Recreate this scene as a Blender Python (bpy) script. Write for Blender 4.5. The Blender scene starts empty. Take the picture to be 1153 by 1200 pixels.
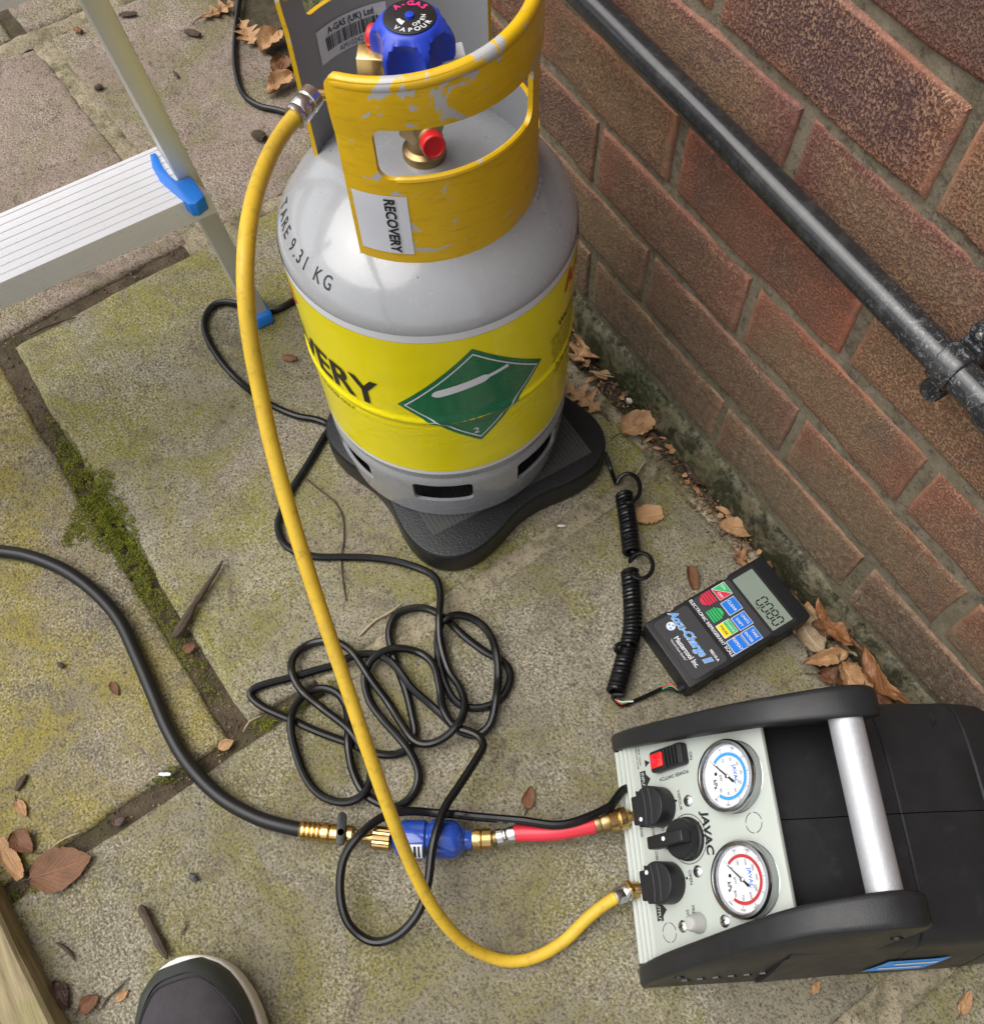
import bpy, bmesh, math, random
import numpy as np
from mathutils import Vector, Matrix, noise

random.seed(7)
PI = math.pi
rad = math.radians
scene = bpy.context.scene
COL = scene.collection

# ------------------------------------------------------------------ camera
CAM = Vector((0.5901715785, -0.4676078165, 0.8433879715))
RW = ((0.5277319654738108, 0.8489918634171876, -0.026679364095867433),
      (0.7790696870645396, -0.49630585609110695, -0.38305472181769584),
      (-0.33845146670432347, 0.1813651373916285, -0.923340290263891))
FPX, PPX, PPY, PW = 1012.389, 576.5, 737.55, 1153.0
cd = bpy.data.cameras.new('camera')
cam = bpy.data.objects.new('camera', cd)
COL.objects.link(cam)
r_, d_, f_ = (Vector(v) for v in RW)
cam.matrix_world = Matrix(((r_.x, -d_.x, -f_.x, CAM.x), (r_.y, -d_.y, -f_.y, CAM.y), (r_.z, -d_.z, -f_.z, CAM.z), (0, 0, 0, 1)))
cd.sensor_fit = 'HORIZONTAL'
cd.sensor_width = 36.0
cd.lens = FPX / PW * 36.0
cd.shift_x = 0.0
cd.shift_y = (PPY - 600.0) / PW
cd.clip_start = 0.02
cd.clip_end = 200.0
scene.camera = cam

# ------------------------------------------------------------------ light
SUN_EL, SUN_AZ = rad(60), rad(240)      # azimuth measured from +X towards +Y: from the open side, facing the wall
w = bpy.data.worlds.new('World')
scene.world = w
w.use_nodes = True
wn, wl = w.node_tree.nodes, w.node_tree.links
bgn = wn['Background']
sky = wn.new('ShaderNodeTexSky')
sky.sky_type = 'NISHITA'
sky.sun_disc = False
sky.sun_elevation = SUN_EL
sky.sun_rotation = PI / 2 - SUN_AZ
sky.air_density = 1.0
sky.dust_density = 3.0
hs = wn.new('ShaderNodeHueSaturation')      # overcast: the blue is washed out of the sky
hs.inputs['Saturation'].default_value = 0.22
wl.new(sky.outputs[0], hs.inputs['Color'])
wl.new(hs.outputs[0], bgn.inputs[0])
bgn.inputs[1].default_value = 0.115
sd = bpy.data.lights.new('sun', 'SUN')
sd.energy = 1.5
sd.angle = rad(62)
sd.color = (1.0, 0.96, 0.9)
sun = bpy.data.objects.new('sun', sd)
COL.objects.link(sun)
sdir = Vector((math.cos(SUN_AZ) * math.cos(SUN_EL), math.sin(SUN_AZ) * math.cos(SUN_EL), math.sin(SUN_EL)))
sun.rotation_euler = sdir.to_track_quat('Z', 'Y').to_euler()
sun.location = (0, -2, 4)
vs = scene.view_settings
vs.view_transform = 'Standard'
vs.look = 'None'
vs.gamma = 1.0
vs.exposure = 0.92
vs.use_curve_mapping = False

# ------------------------------------------------------------------ survey helpers
def ray(px, py):
    a, b = (px - PPX) / FPX, (py - PPY) / FPX
    return r_ * a + d_ * b + f_
def G(px, py, z=0.0):
    """the point of the level plane at height z seen at a pixel of the photograph"""
    v = ray(px, py)
    return CAM + v * ((z - CAM.z) / v.z)
def PQ(p, q, z=0.0):
    """paving axes (turned 3.6 degrees to the wall) to world"""
    return Vector((p * .998 - q * .063, p * .063 + q * .998, z))

# ------------------------------------------------------------------ materials
class NT:
    def __init__(s, name, rough=.5, metal=0.0, color=(.5, .5, .5), spec=.5):
        s.m = bpy.data.materials.new(name)
        s.m.use_nodes = True
        s.n, s.l = s.m.node_tree.nodes, s.m.node_tree.links
        s.b = s.n['Principled BSDF']
        s.set('Roughness', rough)
        s.set('Metallic', metal)
        s.set('Base Color', color)
        s.set('Specular IOR Level', spec)
        s._co = None
    def put(s, sock, v):
        if isinstance(v, bpy.types.NodeSocket):
            s.l.new(v, sock)
        elif isinstance(v, (tuple, list)) and sock.type == 'RGBA':
            sock.default_value = (*v[:3], 1)
        else:
            sock.default_value = v
    def set(s, key, v):
        s.put(s.b.inputs[key], v)
    def co(s, kind='Object'):
        t = s.n.new('ShaderNodeTexCoord')
        return t.outputs[kind]
    def pos(s):
        return s.n.new('ShaderNodeNewGeometry').outputs['Position']
    def rnd(s):
        return s.n.new('ShaderNodeObjectInfo').outputs['Random']
    def map(s, vec, scale=(1, 1, 1), loc=(0, 0, 0), rot=(0, 0, 0)):
        t = s.n.new('ShaderNodeMapping')
        s.l.new(vec, t.inputs[0])
        s.put(t.inputs['Location'], loc)
        t.inputs['Rotation'].default_value = rot
        t.inputs['Scale'].default_value = scale
        return t.outputs[0]
    def noise(s, vec, scale, detail=4, rough=.55, dist=0.0):
        t = s.n.new('ShaderNodeTexNoise')
        s.l.new(vec, t.inputs['Vector'])
        t.inputs['Scale'].default_value = scale
        t.inputs['Detail'].default_value = detail
        t.inputs['Roughness'].default_value = rough
        t.inputs['Distortion'].default_value = dist
        return t.outputs['Fac']
    def vor(s, vec, scale, feature='F1', out='Distance', rnd=1.0):
        t = s.n.new('ShaderNodeTexVoronoi')
        t.feature = feature
        s.l.new(vec, t.inputs['Vector'])
        t.inputs['Scale'].default_value = scale
        t.inputs['Randomness'].default_value = rnd
        return t.outputs[out]
    def ramp(s, fac, stops, interp='LINEAR'):
        t = s.n.new('ShaderNodeValToRGB')
        t.color_ramp.interpolation = interp
        e = t.color_ramp.elements
        while len(e) < len(stops):
            e.new(.5)
        for el, (p, c) in zip(e, stops):
            el.position = p
            el.color = (c, c, c, 1) if isinstance(c, (int, float)) else (*c[:3], 1)
        s.l.new(fac, t.inputs[0])
        return t.outputs[0]
    def mix(s, fac, a, b, mode='MIX'):
        t = s.n.new('ShaderNodeMix')
        t.data_type = 'RGBA'
        t.blend_type = mode
        s.put(t.inputs[0], fac)
        s.put(t.inputs[6], a)
        s.put(t.inputs[7], b)
        return t.outputs[2]
    def math(s, op, a, b=0.0, clamp=False):
        t = s.n.new('ShaderNodeMath')
        t.operation = op
        t.use_clamp = clamp
        s.put(t.inputs[0], a)
        s.put(t.inputs[1], b)
        return t.outputs[0]
    def sep(s, vec):
        t = s.n.new('ShaderNodeSeparateXYZ')
        s.l.new(vec, t.inputs[0])
        return t.outputs
    def bump(s, h, strength=.5, dist=.001, prev=None):
        t = s.n.new('ShaderNodeBump')
        t.inputs['Strength'].default_value = strength
        t.inputs['Distance'].default_value = dist
        s.l.new(h, t.inputs['Height'])
        if prev is not None:
            s.l.new(prev, t.inputs['Normal'])
        s.l.new(t.outputs[0], s.b.inputs['Normal'])
        return t.outputs[0]

def plain(name, color, rough=.5, metal=0.0, spec=.5, var=.12, vscale=60, bump=0.0, bscale=400, coat=0.0):
    """a paint, plastic or metal with faint uneven tone and gloss"""
    t = NT(name, rough, metal, color, spec)
    c = t.co()
    n = t.noise(c, vscale, 5, .6)
    dark = tuple(x * (1 - var) for x in color)
    lite = tuple(min(1, x * (1 + var)) for x in color)
    t.set('Base Color', t.mix(n, dark, lite))
    n2 = t.noise(c, vscale * 3.1, 4, .6)
    t.set('Roughness', t.math('ADD', t.math('MULTIPLY', n2, .16), rough - .08, True))
    if bump:
        t.bump(t.noise(c, bscale, 3, .6), bump, .0006)
    if coat:
        t.set('Coat Weight', coat)
        t.set('Coat Roughness', .08)
    return t.m

def slab_mat(name, base, warm, green, greenamt, lich, seed, pink=(.27, .205, .17), pinkamt=.5, near=None):
    t = NT(name, .9, 0, base, .25)
    p = t.map(t.pos(), loc=(seed * 3.1, seed * 1.7, 0))
    wide = t.noise(t.map(p, loc=(2, 5, 1)), 3.0, 4, .6, .4)
    patch = t.noise(p, 8, 7, .7, .6)
    spot = t.noise(p, 75, 5, .72, .3)
    grit = t.noise(p, 380, 3, .7)
    zone = t.ramp(t.noise(t.map(p, loc=(6, 3, 8)), 7, 5, .7, .8), [(.42, .15), (.6, 1)])
    c = t.mix(t.ramp(patch, [(.36, 0), (.64, 1)]), base, warm)
    c = t.mix(t.math('MULTIPLY', t.ramp(wide, [(.48, 0), (.6, 1)]), pinkamt), c, pink)
    if near:      # drier, barer stone in one part of the slab
        xy = t.sep(t.pos())
        dd = t.math('SQRT', t.math('ADD', t.math('POWER', t.math('SUBTRACT', xy[0], near[0]), 2.0), t.math('POWER', t.math('SUBTRACT', xy[1], near[1]), 2.0)))
        dd = t.math('ADD', dd, t.math('MULTIPLY', t.math('SUBTRACT', patch, .5), .5))
        dry = t.ramp(t.math('DIVIDE', dd, near[2]), [(.45, 1), (1.0, 0)])
        c = t.mix(dry, c, t.mix(patch, pink, tuple(k * .8 for k in pink)))
    # algae: yellow-green film in drifts, broken up by the surface grain
    film = t.ramp(t.noise(t.map(p, loc=(3, 9, 0)), 6.5, 8, .72, 1.0), [(.56 - .17 * greenamt, 0), (.70 - .14 * greenamt, 1)])
    film = t.math('MULTIPLY', film, t.ramp(spot, [(.34, .45), (.56, 1.0)]))
    if near:
        film = t.math('MULTIPLY', film, t.math('SUBTRACT', 1.0, t.math('MULTIPLY', dry, .85)))
    c = t.mix(film, c, green)
    # grey damp blotches
    c = t.mix(t.ramp(t.noise(t.map(p, loc=(1, 7, 4)), 11, 8, .75, .8), [(.53, 0), (.64, .75)]), c, (.115, .098, .08))
    # pale lichen network in places, dark grains, fine grit
    c = t.mix(t.math('MULTIPLY', t.math('MULTIPLY', t.ramp(t.noise(t.map(p, loc=(8, 1, 2)), 90, 6, .78, .6), [(.5, 0), (.6, 1)]), zone), lich), c, (.40, .375, .30))
    c = t.mix(t.math('MULTIPLY', t.ramp(spot, [(.33, .85), (.46, 0)]), t.math('SUBTRACT', 1.25, zone, True)), c, (.08, .068, .042))
    c = t.mix(t.ramp(grit, [(.38, .85), (.47, 0)]), c, (.065, .056, .04))
    c = t.mix(t.ramp(t.noise(t.map(p, loc=(9, 4, 6)), 210, 3, .6), [(.34, .8), (.40, 0)]), c, (.05, .045, .032))
    c = t.mix(t.math('MULTIPLY', t.ramp(grit, [(.53, 0), (.61, .75)]), zone), c, (.42, .39, .31))
    c = t.mix(t.math('MULTIPLY', film, .2), c, t.mix(1.0, t.mix(.45, c, (.3, .3, .3)), tuple(min(1, k * 3.4) for k in green), 'MULTIPLY'))
    t.set('Base Color', c)
    h = t.math('ADD', t.math('MULTIPLY', spot, 1.0), t.math('MULTIPLY', grit, .55))
    t.bump(h, .9, .0022)
    return t.m

M = {}
M['slab_olive'] = slab_mat('slab olive', (.185, .165, .115), (.255, .228, .165), (.195, .185, .042), .82, .5, 1, (.285, .232, .19), .0, near=(.02, -.24, .22))
M['slab_green'] = slab_mat('slab green', (.16, .14, .092), (.215, .185, .115), (.235, .198, .032), .85, .3, 2, pinkamt=.1)
M['slab_grey'] = slab_mat('slab grey', (.158, .143, .10), (.218, .196, .142), (.17, .155, .045), .55, .42, 3, pinkamt=.1)
M['slab_pink'] = slab_mat('slab pinkish', (.205, .155, .128), (.255, .2, .17), (.165, .15, .065), .4, .3, 4, pinkamt=.5)

t = NT('bedding soil', .95, 0, (.05, .04, .03), .2)
p = t.pos()
c = t.mix(t.ramp(t.noise(p, 40, 6, .7), [(.35, 0), (.65, 1)]), (.05, .04, .027), (.125, .098, .066))
c = t.mix(t.ramp(t.noise(p, 11, 5, .7), [(.52, 0), (.68, .8)]), c, (.05, .055, .018))
t.set('Base Color', c)
t.bump(t.noise(p, 260, 5, .75), 1.0, .004)
M['soil'] = t.m

t = NT('sandy jointing', .95, 0, (.4, .3, .2), .2)
p = t.pos()
c = t.mix(t.ramp(t.noise(p, 30, 6, .7), [(.32, 0), (.68, 1)]), (.25, .215, .145), (.44, .38, .26))
c = t.mix(t.ramp(t.noise(p, 13, 6, .7, .5), [(.5, 0), (.63, .85)]), c, (.10, .095, .045))
c = t.mix(t.ramp(t.noise(p, 300, 4, .8), [(.36, .8), (.5, 0)]), c, (.05, .04, .03))
t.set('Base Color', c)
t.bump(t.noise(p, 330, 5, .75), 1.0, .003)
M['sand'] = t.m

# brick: each brick reads its own random number
t = NT('brick', .9, 0, (.3, .15, .1), .25)
co = t.co()
rn = t.rnd()
off = t.n.new('ShaderNodeCombineXYZ')
t.put(off.inputs[0], t.math('MULTIPLY', rn, 37.0))
t.put(off.inputs[1], t.math('MULTIPLY', rn, 91.0))
vm = t.n.new('ShaderNodeVectorMath'); vm.operation = 'ADD'
t.l.new(co, vm.inputs[0]); t.l.new(off.outputs[0], vm.inputs[1])
v = vm.outputs[0]
xyz = t.sep(co)
ex = t.math('DIVIDE', t.math('ABSOLUTE', xyz[0]), .1075)
ez = t.math('DIVIDE', t.math('ABSOLUTE', xyz[2]), .0325)
edge = t.math('MAXIMUM', t.math('POWER', ex, 2.0), t.math('POWER', ez, 2.5))
edge = t.math('ADD', edge, t.math('MULTIPLY', t.math('SUBTRACT', t.noise(v, 16, 4, .6, .5), .5), 1.5))
heart = t.ramp(edge, [(.25, 1), (.85, 0)])
red = t.ramp(rn, [(0, (.30, .105, .062)), (.2, (.165, .07, .058)), (.4, (.31, .14, .072)), (.6, (.15, .062, .056)), (.8, (.35, .125, .07)), (1, (.195, .08, .064))])
core = t.ramp(t.math('FRACT', t.math('MULTIPLY', rn, 7.3)), [(0, (.105, .058, .052)), (.35, (.25, .16, .09)), (.7, (.095, .05, .056)), (1, (.22, .115, .072))])
c = t.mix(t.math('MULTIPLY', heart, t.ramp(t.math('FRACT', t.math('MULTIPLY', rn, 13.7)), [(0, .35), (.4, .95), (1, .8)])), red, core)
sm_ = t.math('MULTIPLY', t.ramp(t.math('FRACT', t.math('MULTIPLY', rn, 5.7)), [(0, .3), (1, 1)]), t.ramp(t.noise(v, 24, 5, .7, .5), [(.36, .25), (.6, 1)]))
c = t.mix(t.ramp(t.noise(v, 13, 6, .7, .8), [(.48, 0), (.6, .7)]), c, core)
c = t.mix(t.ramp(t.noise(t.map(v, loc=(4, 4, 4)), 17, 6, .7, .8), [(.56, 0), (.68, .6)]), c, (.12, .075, .075))
buff = t.math('MULTIPLY', t.ramp(t.noise(v, 30, 5, .7, .5), [(.36, .15), (.64, 1)]), t.ramp(t.math('FRACT', t.math('MULTIPLY', rn, 3.9)), [(0, .25), (1, 1)]))
tooth = t.noise(t.map(v, scale=(1.0, 1.0, .8)), 560, 3, .6, .2)
topz = t.math('DIVIDE', xyz[2], .0325)
arris = t.ramp(t.math('ADD', t.math('MAXIMUM', t.math('SUBTRACT', ex, .012), t.math('MAXIMUM', topz, t.math('SUBTRACT', ez, .07))), t.math('MULTIPLY', t.math('SUBTRACT', t.noise(v, 45, 4, .7), .5), .12)), [(.90, 0), (.965, 1)])
body_ = t.math('SUBTRACT', 1.0, arris)
c = t.mix(t.math('MULTIPLY', t.math('MULTIPLY', t.ramp(tooth, [(.47, 0), (.62, 1)]), buff), .7), c, (.42, .26, .155))
pitm = t.ramp(tooth, [(.36, 1), (.48, 0)])
c = t.mix(t.math('MULTIPLY', t.math('MULTIPLY', pitm, body_), t.math('MULTIPLY', sm_, .8)), c, (.045, .022, .022))
c = t.mix(t.math('MULTIPLY', arris, t.ramp(t.noise(v, 60, 4, .7), [(.45, .0), (.75, .6)])), c, (.40, .2, .135))  # salmon arris; its bias to top edges paints in caught sky light
pit = tooth
pz = t.sep(t.pos())[2]
low = t.ramp(t.math('ADD', pz, t.math('MULTIPLY', t.math('SUBTRACT', t.noise(t.pos(), 18, 5, .7), .5), .16)), [(.04, 1), (.34, .0)])
c = t.mix(t.math('MULTIPLY', low, .78), c, t.mix(t.ramp(t.noise(t.pos(), 160, 5, .75), [(.4, 0), (.6, 1)]), (.085, .068, .042), (.19, .16, .10)))
salt = t.math('MULTIPLY', t.ramp(t.noise(t.pos(), 130, 5, .8), [(.54, 0), (.66, 1)]), t.ramp(t.math('ADD', pz, t.math('MULTIPLY', t.math('SUBTRACT', t.noise(t.pos(), 9, 3, .6), .5), .2)), [(.05, .8), (.13, 0)]))
c = t.mix(salt, c, (.4, .38, .33))
t.set('Base Color', c)
nb = t.bump(t.math('MAXIMUM', t.ramp(pit, [(.36, 0), (.56, 1)]), arris), .8, .0018)
t.bump(t.noise(v, 90, 5, .65), .6, .0025, nb)
M['brick'] = t.m

t = NT('wall mortar', .95, 0, (.3, .27, .22), .2)
p = t.pos()
pz = t.sep(p)[2]
c = t.mix(t.ramp(t.noise(p, 45, 6, .7), [(.32, 0), (.68, 1)]), (.18, .15, .105), (.32, .268, .195))
lowm = t.ramp(t.math('ADD', pz, t.math('MULTIPLY', t.noise(p, 12, 5, .7), .14)), [(.13, .75), (.36, 0)])
c = t.mix(t.math('MULTIPLY', lowm, .8), c, (.15, .14, .085))
c = t.mix(t.ramp(t.noise(p, 130, 6, .78), [(.36, .7), (.5, 0)]), c, (.06, .048, .034))
c = t.mix(t.ramp(t.noise(p, 25, 5, .7), [(.55, 0), (.7, .5)]), c, (.13, .12, .07))
t.set('Base Color', c)
t.bump(t.noise(p, 220, 6, .8), 1.0, .004)
M['mortar'] = t.m

t = NT('far brickwork', .9, 0, (.3, .15, .1), .25)
bt = t.n.new('ShaderNodeTexBrick')
t.l.new(t.map(t.pos(), rot=(-PI / 2, 0, 0)), bt.inputs['Vector'])
for k, vv_ in (('Scale', 1.0), ('Brick Width', .225), ('Row Height', .075), ('Mortar Size', .005)):
    bt.inputs[k].default_value = vv_
bt.inputs['Color1'].default_value = (.26, .115, .07, 1)
bt.inputs['Color2'].default_value = (.17, .085, .06, 1)
bt.inputs['Mortar'].default_value = (.22, .19, .14, 1)
t.set('Base Color', bt.outputs[0])
M['farbrick'] = t.m

t = NT('mossy footing', .95, 0, (.08, .09, .05), .2)
p = t.pos()
pz = t.sep(p)[2]
m1 = t.noise(p, 20, 7, .75, .6)
c = t.mix(t.ramp(m1, [(.34, 0), (.66, 1)]), (.095, .08, .05), (.24, .205, .125))
c = t.mix(t.ramp(t.noise(p, 30, 8, .78, .6), [(.44, 0), (.52, .95)]), c, (.032, .033, .015))
c = t.mix(t.math('MULTIPLY', t.ramp(t.noise(p, 150, 5, .75), [(.48, 0), (.62, 1)]), t.ramp(t.noise(p, 13, 5, .7), [(.45, 0), (.6, .8)])), c, (.16, .185, .06))
c = t.mix(t.math('MULTIPLY', t.ramp(pz, [(.025, 0), (.05, .8)]), t.ramp(t.noise(p, 70, 6, .75), [(.45, 0), (.6, 1)])), c, (.36, .34, .26))
t.set('Base Color', c)
t.bump(t.noise(p, 170, 6, .8), 1.0, .006)
M['footing'] = t.m

# gas cylinder paints
t = NT('grey cylinder enamel', .22, 0, (.345, .355, .372), .5)
co = t.co()
c = t.mix(t.noise(co, 22, 5, .65), (.27, .278, .292), (.315, .323, .338))
c = t.mix(t.ramp(t.noise(co, 48, 7, .75, .6), [(.62, 0), (.74, .35)]), c, (.2, .18, .14))
c = t.mix(t.ramp(t.vor(t.map(co, scale=(1, 1, .8)), 62), [(.035, .9), (.06, 0)]), c, (.07, .06, .05))
c = t.mix(t.ramp(t.noise(t.map(co, scale=(1, 1, 9)), 55, 6, .8, 1.0), [(.67, 0), (.72, .5)]), c, (.2, .2, .2))
t.set('Base Color', c)
t.set('Roughness', t.math('ADD', t.math('MULTIPLY', t.noise(co, 85, 6, .75), .3), .1))
t.set('Coat Weight', .8)
t.set('Coat Roughness', .1)
t.bump(t.noise(co, 30, 4, .6), .25, .0025)
M['greypaint'] = t.m
M['greyin'] = plain('grey collar inside', (.26, .265, .28), .38, 0, .5, .06, 25)
t = NT('chipped yellow enamel', .3, 0, (.75, .46, .01), .5)
co = t.co()
yel = t.mix(t.noise(co, 18, 5, .65), (.56, .33, .006), (.74, .47, .012))
yel = t.mix(t.math('MULTIPLY', t.ramp(t.noise(t.map(co, scale=(1, 1, 7)), 45, 5, .7), [(.52, 0), (.72, 1)]), .55), yel, (.36, .22, .012))
z = t.sep(co)[2]
wear = t.math('ADD', t.noise(t.map(co, scale=(1, 1, 1.7)), 32, 6, .6, 1.4), t.math('ADD', t.math('MULTIPLY', t.ramp(z, [(.40, 0), (.44, 1)]), .06), t.math('MULTIPLY', t.ramp(z, [(.447, 0), (.458, 1)]), .028)))
chip = t.ramp(wear, [(.635, 0), (.648, 1)])
c = t.mix(chip, yel, (.42, .42, .43))
t.set('Base Color', c)
t.set('Roughness', t.math('ADD', t.math('MULTIPLY', t.noise(co, 70, 4), .25), .2))
nb = t.bump(chip, -.5, .0006)
t.bump(t.noise(co, 130, 4, .6), .12, .001, nb)
M['collar'] = t.m

t = NT('yellow vinyl label', .28, 0, (.85, .72, .0), .5)
co = t.co()
c = t.mix(t.noise(co, 9, 4, .6), (.76, .65, .0), (.84, .73, .003))
c = t.mix(t.ramp(t.noise(t.map(co, scale=(1, 1, .35)), 60, 5, .75), [(.64, 0), (.76, .45)]), c, (.5, .38, .01))
t.set('Base Color', c)
t.set('Coat Weight', .4)
t.set('Coat Roughness', .1)
wz = t.ramp(t.math('ABSOLUTE', t.math('SUBTRACT', t.sep(co)[2], .165)), [(.012, 1), (.05, .12)])
t.bump(t.math('MULTIPLY', t.noise(t.map(co, scale=(1, 1, 2.6)), 48, 5, .6, 1.0), wz), .55, .0022)
M['label'] = t.m
M['white'] = plain('white print', (.66, .67, .7), .35, var=.04)
M['paper'] = plain('white paper label', (.62, .64, .7), .45, var=.05)
M['green'] = plain('green print', (.012, .15, .065), .28, var=.15, coat=.4)
M['black'] = plain('black print', (.012, .012, .013), .4)
M['red_print'] = plain('red print', (.55, .02, .05), .35)
M['pink_print'] = plain('pink print', (.8, .03, .22), .4)
M['blue_print'] = plain('blue print', (.02, .16, .62), .4)
M['sky_print'] = plain('light blue print', (.03, .28, .75), .4)
M['brass'] = plain('brass', (.62, .42, .17), .26, 1.0, var=.18, vscale=120)
M['dullbrass'] = plain('dull brass', (.36, .25, .12), .4, 1.0, var=.25, vscale=120)
M['steel'] = plain('plated steel', (.62, .62, .62), .22, 1.0, var=.12, vscale=150)
M['chrome'] = plain('chromed bezel', (.40, .41, .42), .2, 1.0, var=.08, vscale=90)
M['blueknob'] = plain('blue moulded plastic', (.012, .045, .46), .38, var=.12)
M['bluecan'] = plain('blue gloss enamel', (.012, .055, .33), .12, var=.12, coat=.8)
M['redcap'] = plain('red plastic cap', (.62, .012, .014), .38, var=.15)
M['redsleeve'] = plain('red hose sleeve', (.60, .03, .05), .33, var=.1)
M['hoseblack'] = plain('black hose rubber', (.010, .010, .011), .36, spec=.3, var=.3, vscale=30)
M['cord'] = plain('black cord', (.006, .006, .0065), .22, spec=.3, var=.2)
t = NT('yellow hose rubber', .48, 0, (.7, .45, .03), .4)
co = t.co()
c = t.mix(t.noise(co, 14, 6, .7), (.50, .31, .018), (.68, .46, .04))
c = t.mix(t.ramp(t.noise(co, 95, 6, .8), [(.52, 0), (.66, .6)]), c, (.27, .18, .035))
c = t.mix(t.ramp(t.noise(co, 9, 5, .7), [(.5, 0), (.7, .45)]), c, (.36, .23, .03))
t.set('Base Color', c)
t.bump(t.noise(co, 420, 3, .6), .25, .0006)
M['hoseyellow'] = t.m
M['plasticblack'] = plain('black textured plastic', (.012, .0122, .0135), .42, spec=.35, var=.25, vscale=40, bump=.35, bscale=900)
t = NT('black moulded plastic', .4, 0, (.0115, .0118, .013), .32)
co = t.co()
c = t.mix(t.noise(co, 30, 5, .7), (.011, .0114, .0125), (.02, .0205, .0225))
c = t.mix(t.ramp(t.noise(co, 34, 8, .8, .5), [(.56, 0), (.75, .35)]), c, (.06, .058, .052))
c = t.mix(t.ramp(t.noise(co, 700, 3, .8), [(.70, 0), (.74, .8)]), c, (.16, .155, .14))
c = t.mix(t.ramp(t.noise(t.map(co, scale=(1, 9, 1), rot=(0, 0, .6)), 22, 7, .8, 1.5), [(.70, 0), (.725, .5)]), c, (.12, .12, .12))
t.set('Base Color', c)
t.set('Roughness', t.math('ADD', t.math('MULTIPLY', t.noise(co, 60, 6, .75), .3), .24))
t.bump(t.noise(co, 800, 3, .6), .3, .0005)
M['plasticdark'] = t.m
M['platform'] = plain('black grained platform', (.012, .0125, .014), .36, spec=.35, var=.3, vscale=60, bump=1.0, bscale=520)
M['rubberpad'] = plain('black ribbed rubber', (.05, .05, .048), .6, var=.2)
M['panel'] = plain('pale grey green panel', (.385, .415, .38), .4, var=.04, vscale=30)
M['satin'] = plain('satin aluminium tube', (.5, .51, .54), .5, .6, var=.12, vscale=260, bump=.6, bscale=1200)
M['lcd'] = plain('lcd glass', (.20, .24, .20), .14, var=.04)
M['lcdseg'] = plain('lcd segment', (.02, .025, .022), .2)
M['grey_bezel'] = plain('charcoal face plate', (.035, .036, .04), .42, var=.15)
M['btn_red'] = plain('red key', (.62, .03, .07), .4)
M['btn_green'] = plain('green key', (.03, .42, .13), .4)
M['btn_blue'] = plain('blue key', (.012, .16, .62), .4)
M['btn_yellow'] = plain('yellow key', (.8, .62, .02), .4)
M['ladderblue'] = plain('bright blue plastic', (.012, .19, .72), .36, var=.08)
M['greycap'] = plain('grey translucent cap', (.36, .36, .34), .35)
t = NT('red switch rocker', .25, 0, (.6, .01, .01))
t.set('Base Color', (.62, .012, .012))
t.set('Coat Weight', .6)
M['rocker'] = t.m
t = NT('mill aluminium', .42, .25, (.7, .7, .7))
co = t.co()
st = t.noise(t.map(co, scale=(40, 1.2, 40)), 14, 5, .7)
t.set('Base Color', t.mix(t.ramp(t.noise(co, 420, 3, .8), [(.30, 1), (.36, 0)]), t.mix(st, (.60, .60, .62), (.78, .78, .8)), (.3, .29, .26)))
t.set('Roughness', t.math('ADD', t.math('MULTIPLY', t.noise(co, 60, 5, .7), .3), .3))
M['alu'] = t.m
t = NT('anodised rail', .48, .6, (.6, .6, .55))
co = t.co()
t.set('Base Color', t.mix(t.noise(co, 20, 4), (.56, .56, .53), (.70, .70, .67)))
M['rail'] = t.m
# gauge glass
t = NT('gauge glass', .02, 0, (1, 1, 1))
t.set('Transmission Weight', 1.0)
t.set('IOR', 1.1)
M['glass'] = t.m
t = NT('black waste pipe', .3, 0, (.02, .02, .022))
co = t.co()
x = t.sep(t.pos())[0]
scr = t.ramp(t.noise(t.map(co, scale=(1, 1, 1)), 190, 6, .8, 1.5), [(.53, 0), (.66, 1)])
amt = t.ramp(x, [(.33, .08), (.42, .75)])
dust = t.ramp(t.noise(co, 60, 6, .75), [(.5, 0), (.75, .3)])
c = t.mix(t.math('MULTIPLY', scr, amt), (.017, .018, .02), (.28, .28, .3))
c = t.mix(dust, c, (.12, .12, .12))
t.set('Base Color', c)
t.set('Roughness', t.math('ADD', t.math('MULTIPLY', t.noise(co, 140, 4), .16), .12))
M['pipe'] = t.m

def leaf_mat(name, a, b, rough=.55):
    t = NT(name, rough, 0, a, .35)
    co = t.co()
    uv = t.co('UV')
    c = t.mix(t.ramp(t.noise(co, 55, 6, .7), [(.3, 0), (.7, 1)]), a, b)
    c = t.mix(t.ramp(t.noise(co, 170, 5, .75), [(.6, 0), (.72, .6)]), c, tuple(k * .3 for k in a))
    u = t.sep(uv)
    vein = t.math('ADD', t.math('MULTIPLY', u[0], 9.0), t.math('MULTIPLY', t.math('ABSOLUTE', t.math('SUBTRACT', u[1], .5)), -9.0))
    tri = t.math('ABSOLUTE', t.math('SUBTRACT', t.math('FRACT', vein), .5))
    vm_ = t.ramp(tri, [(.03, 1), (.12, 0)])
    mid = t.ramp(t.math('ABSOLUTE', t.math('SUBTRACT', u[1], .5)), [(.012, 1), (.035, 0)])
    vm_ = t.math('MAXIMUM', t.math('MULTIPLY', vm_, .45), mid)
    c = t.mix(t.math('MULTIPLY', vm_, .6), c, tuple(min(1, k * 1.35) for k in b))
    t.set('Base Color', c)
    t.set('Subsurface Weight', 0)
    t.bump(t.math('ADD', vm_, t.math('MULTIPLY', t.noise(co, 260, 4, .7), .6)), .55, .0012)
    return t.m
M['leaf_tan'] = leaf_mat('tan dry leaf', (.27, .145, .065), (.42, .25, .125))
M['leaf_brown'] = leaf_mat('brown dry leaf', (.155, .06, .02), (.27, .12, .046), .45)
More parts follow.
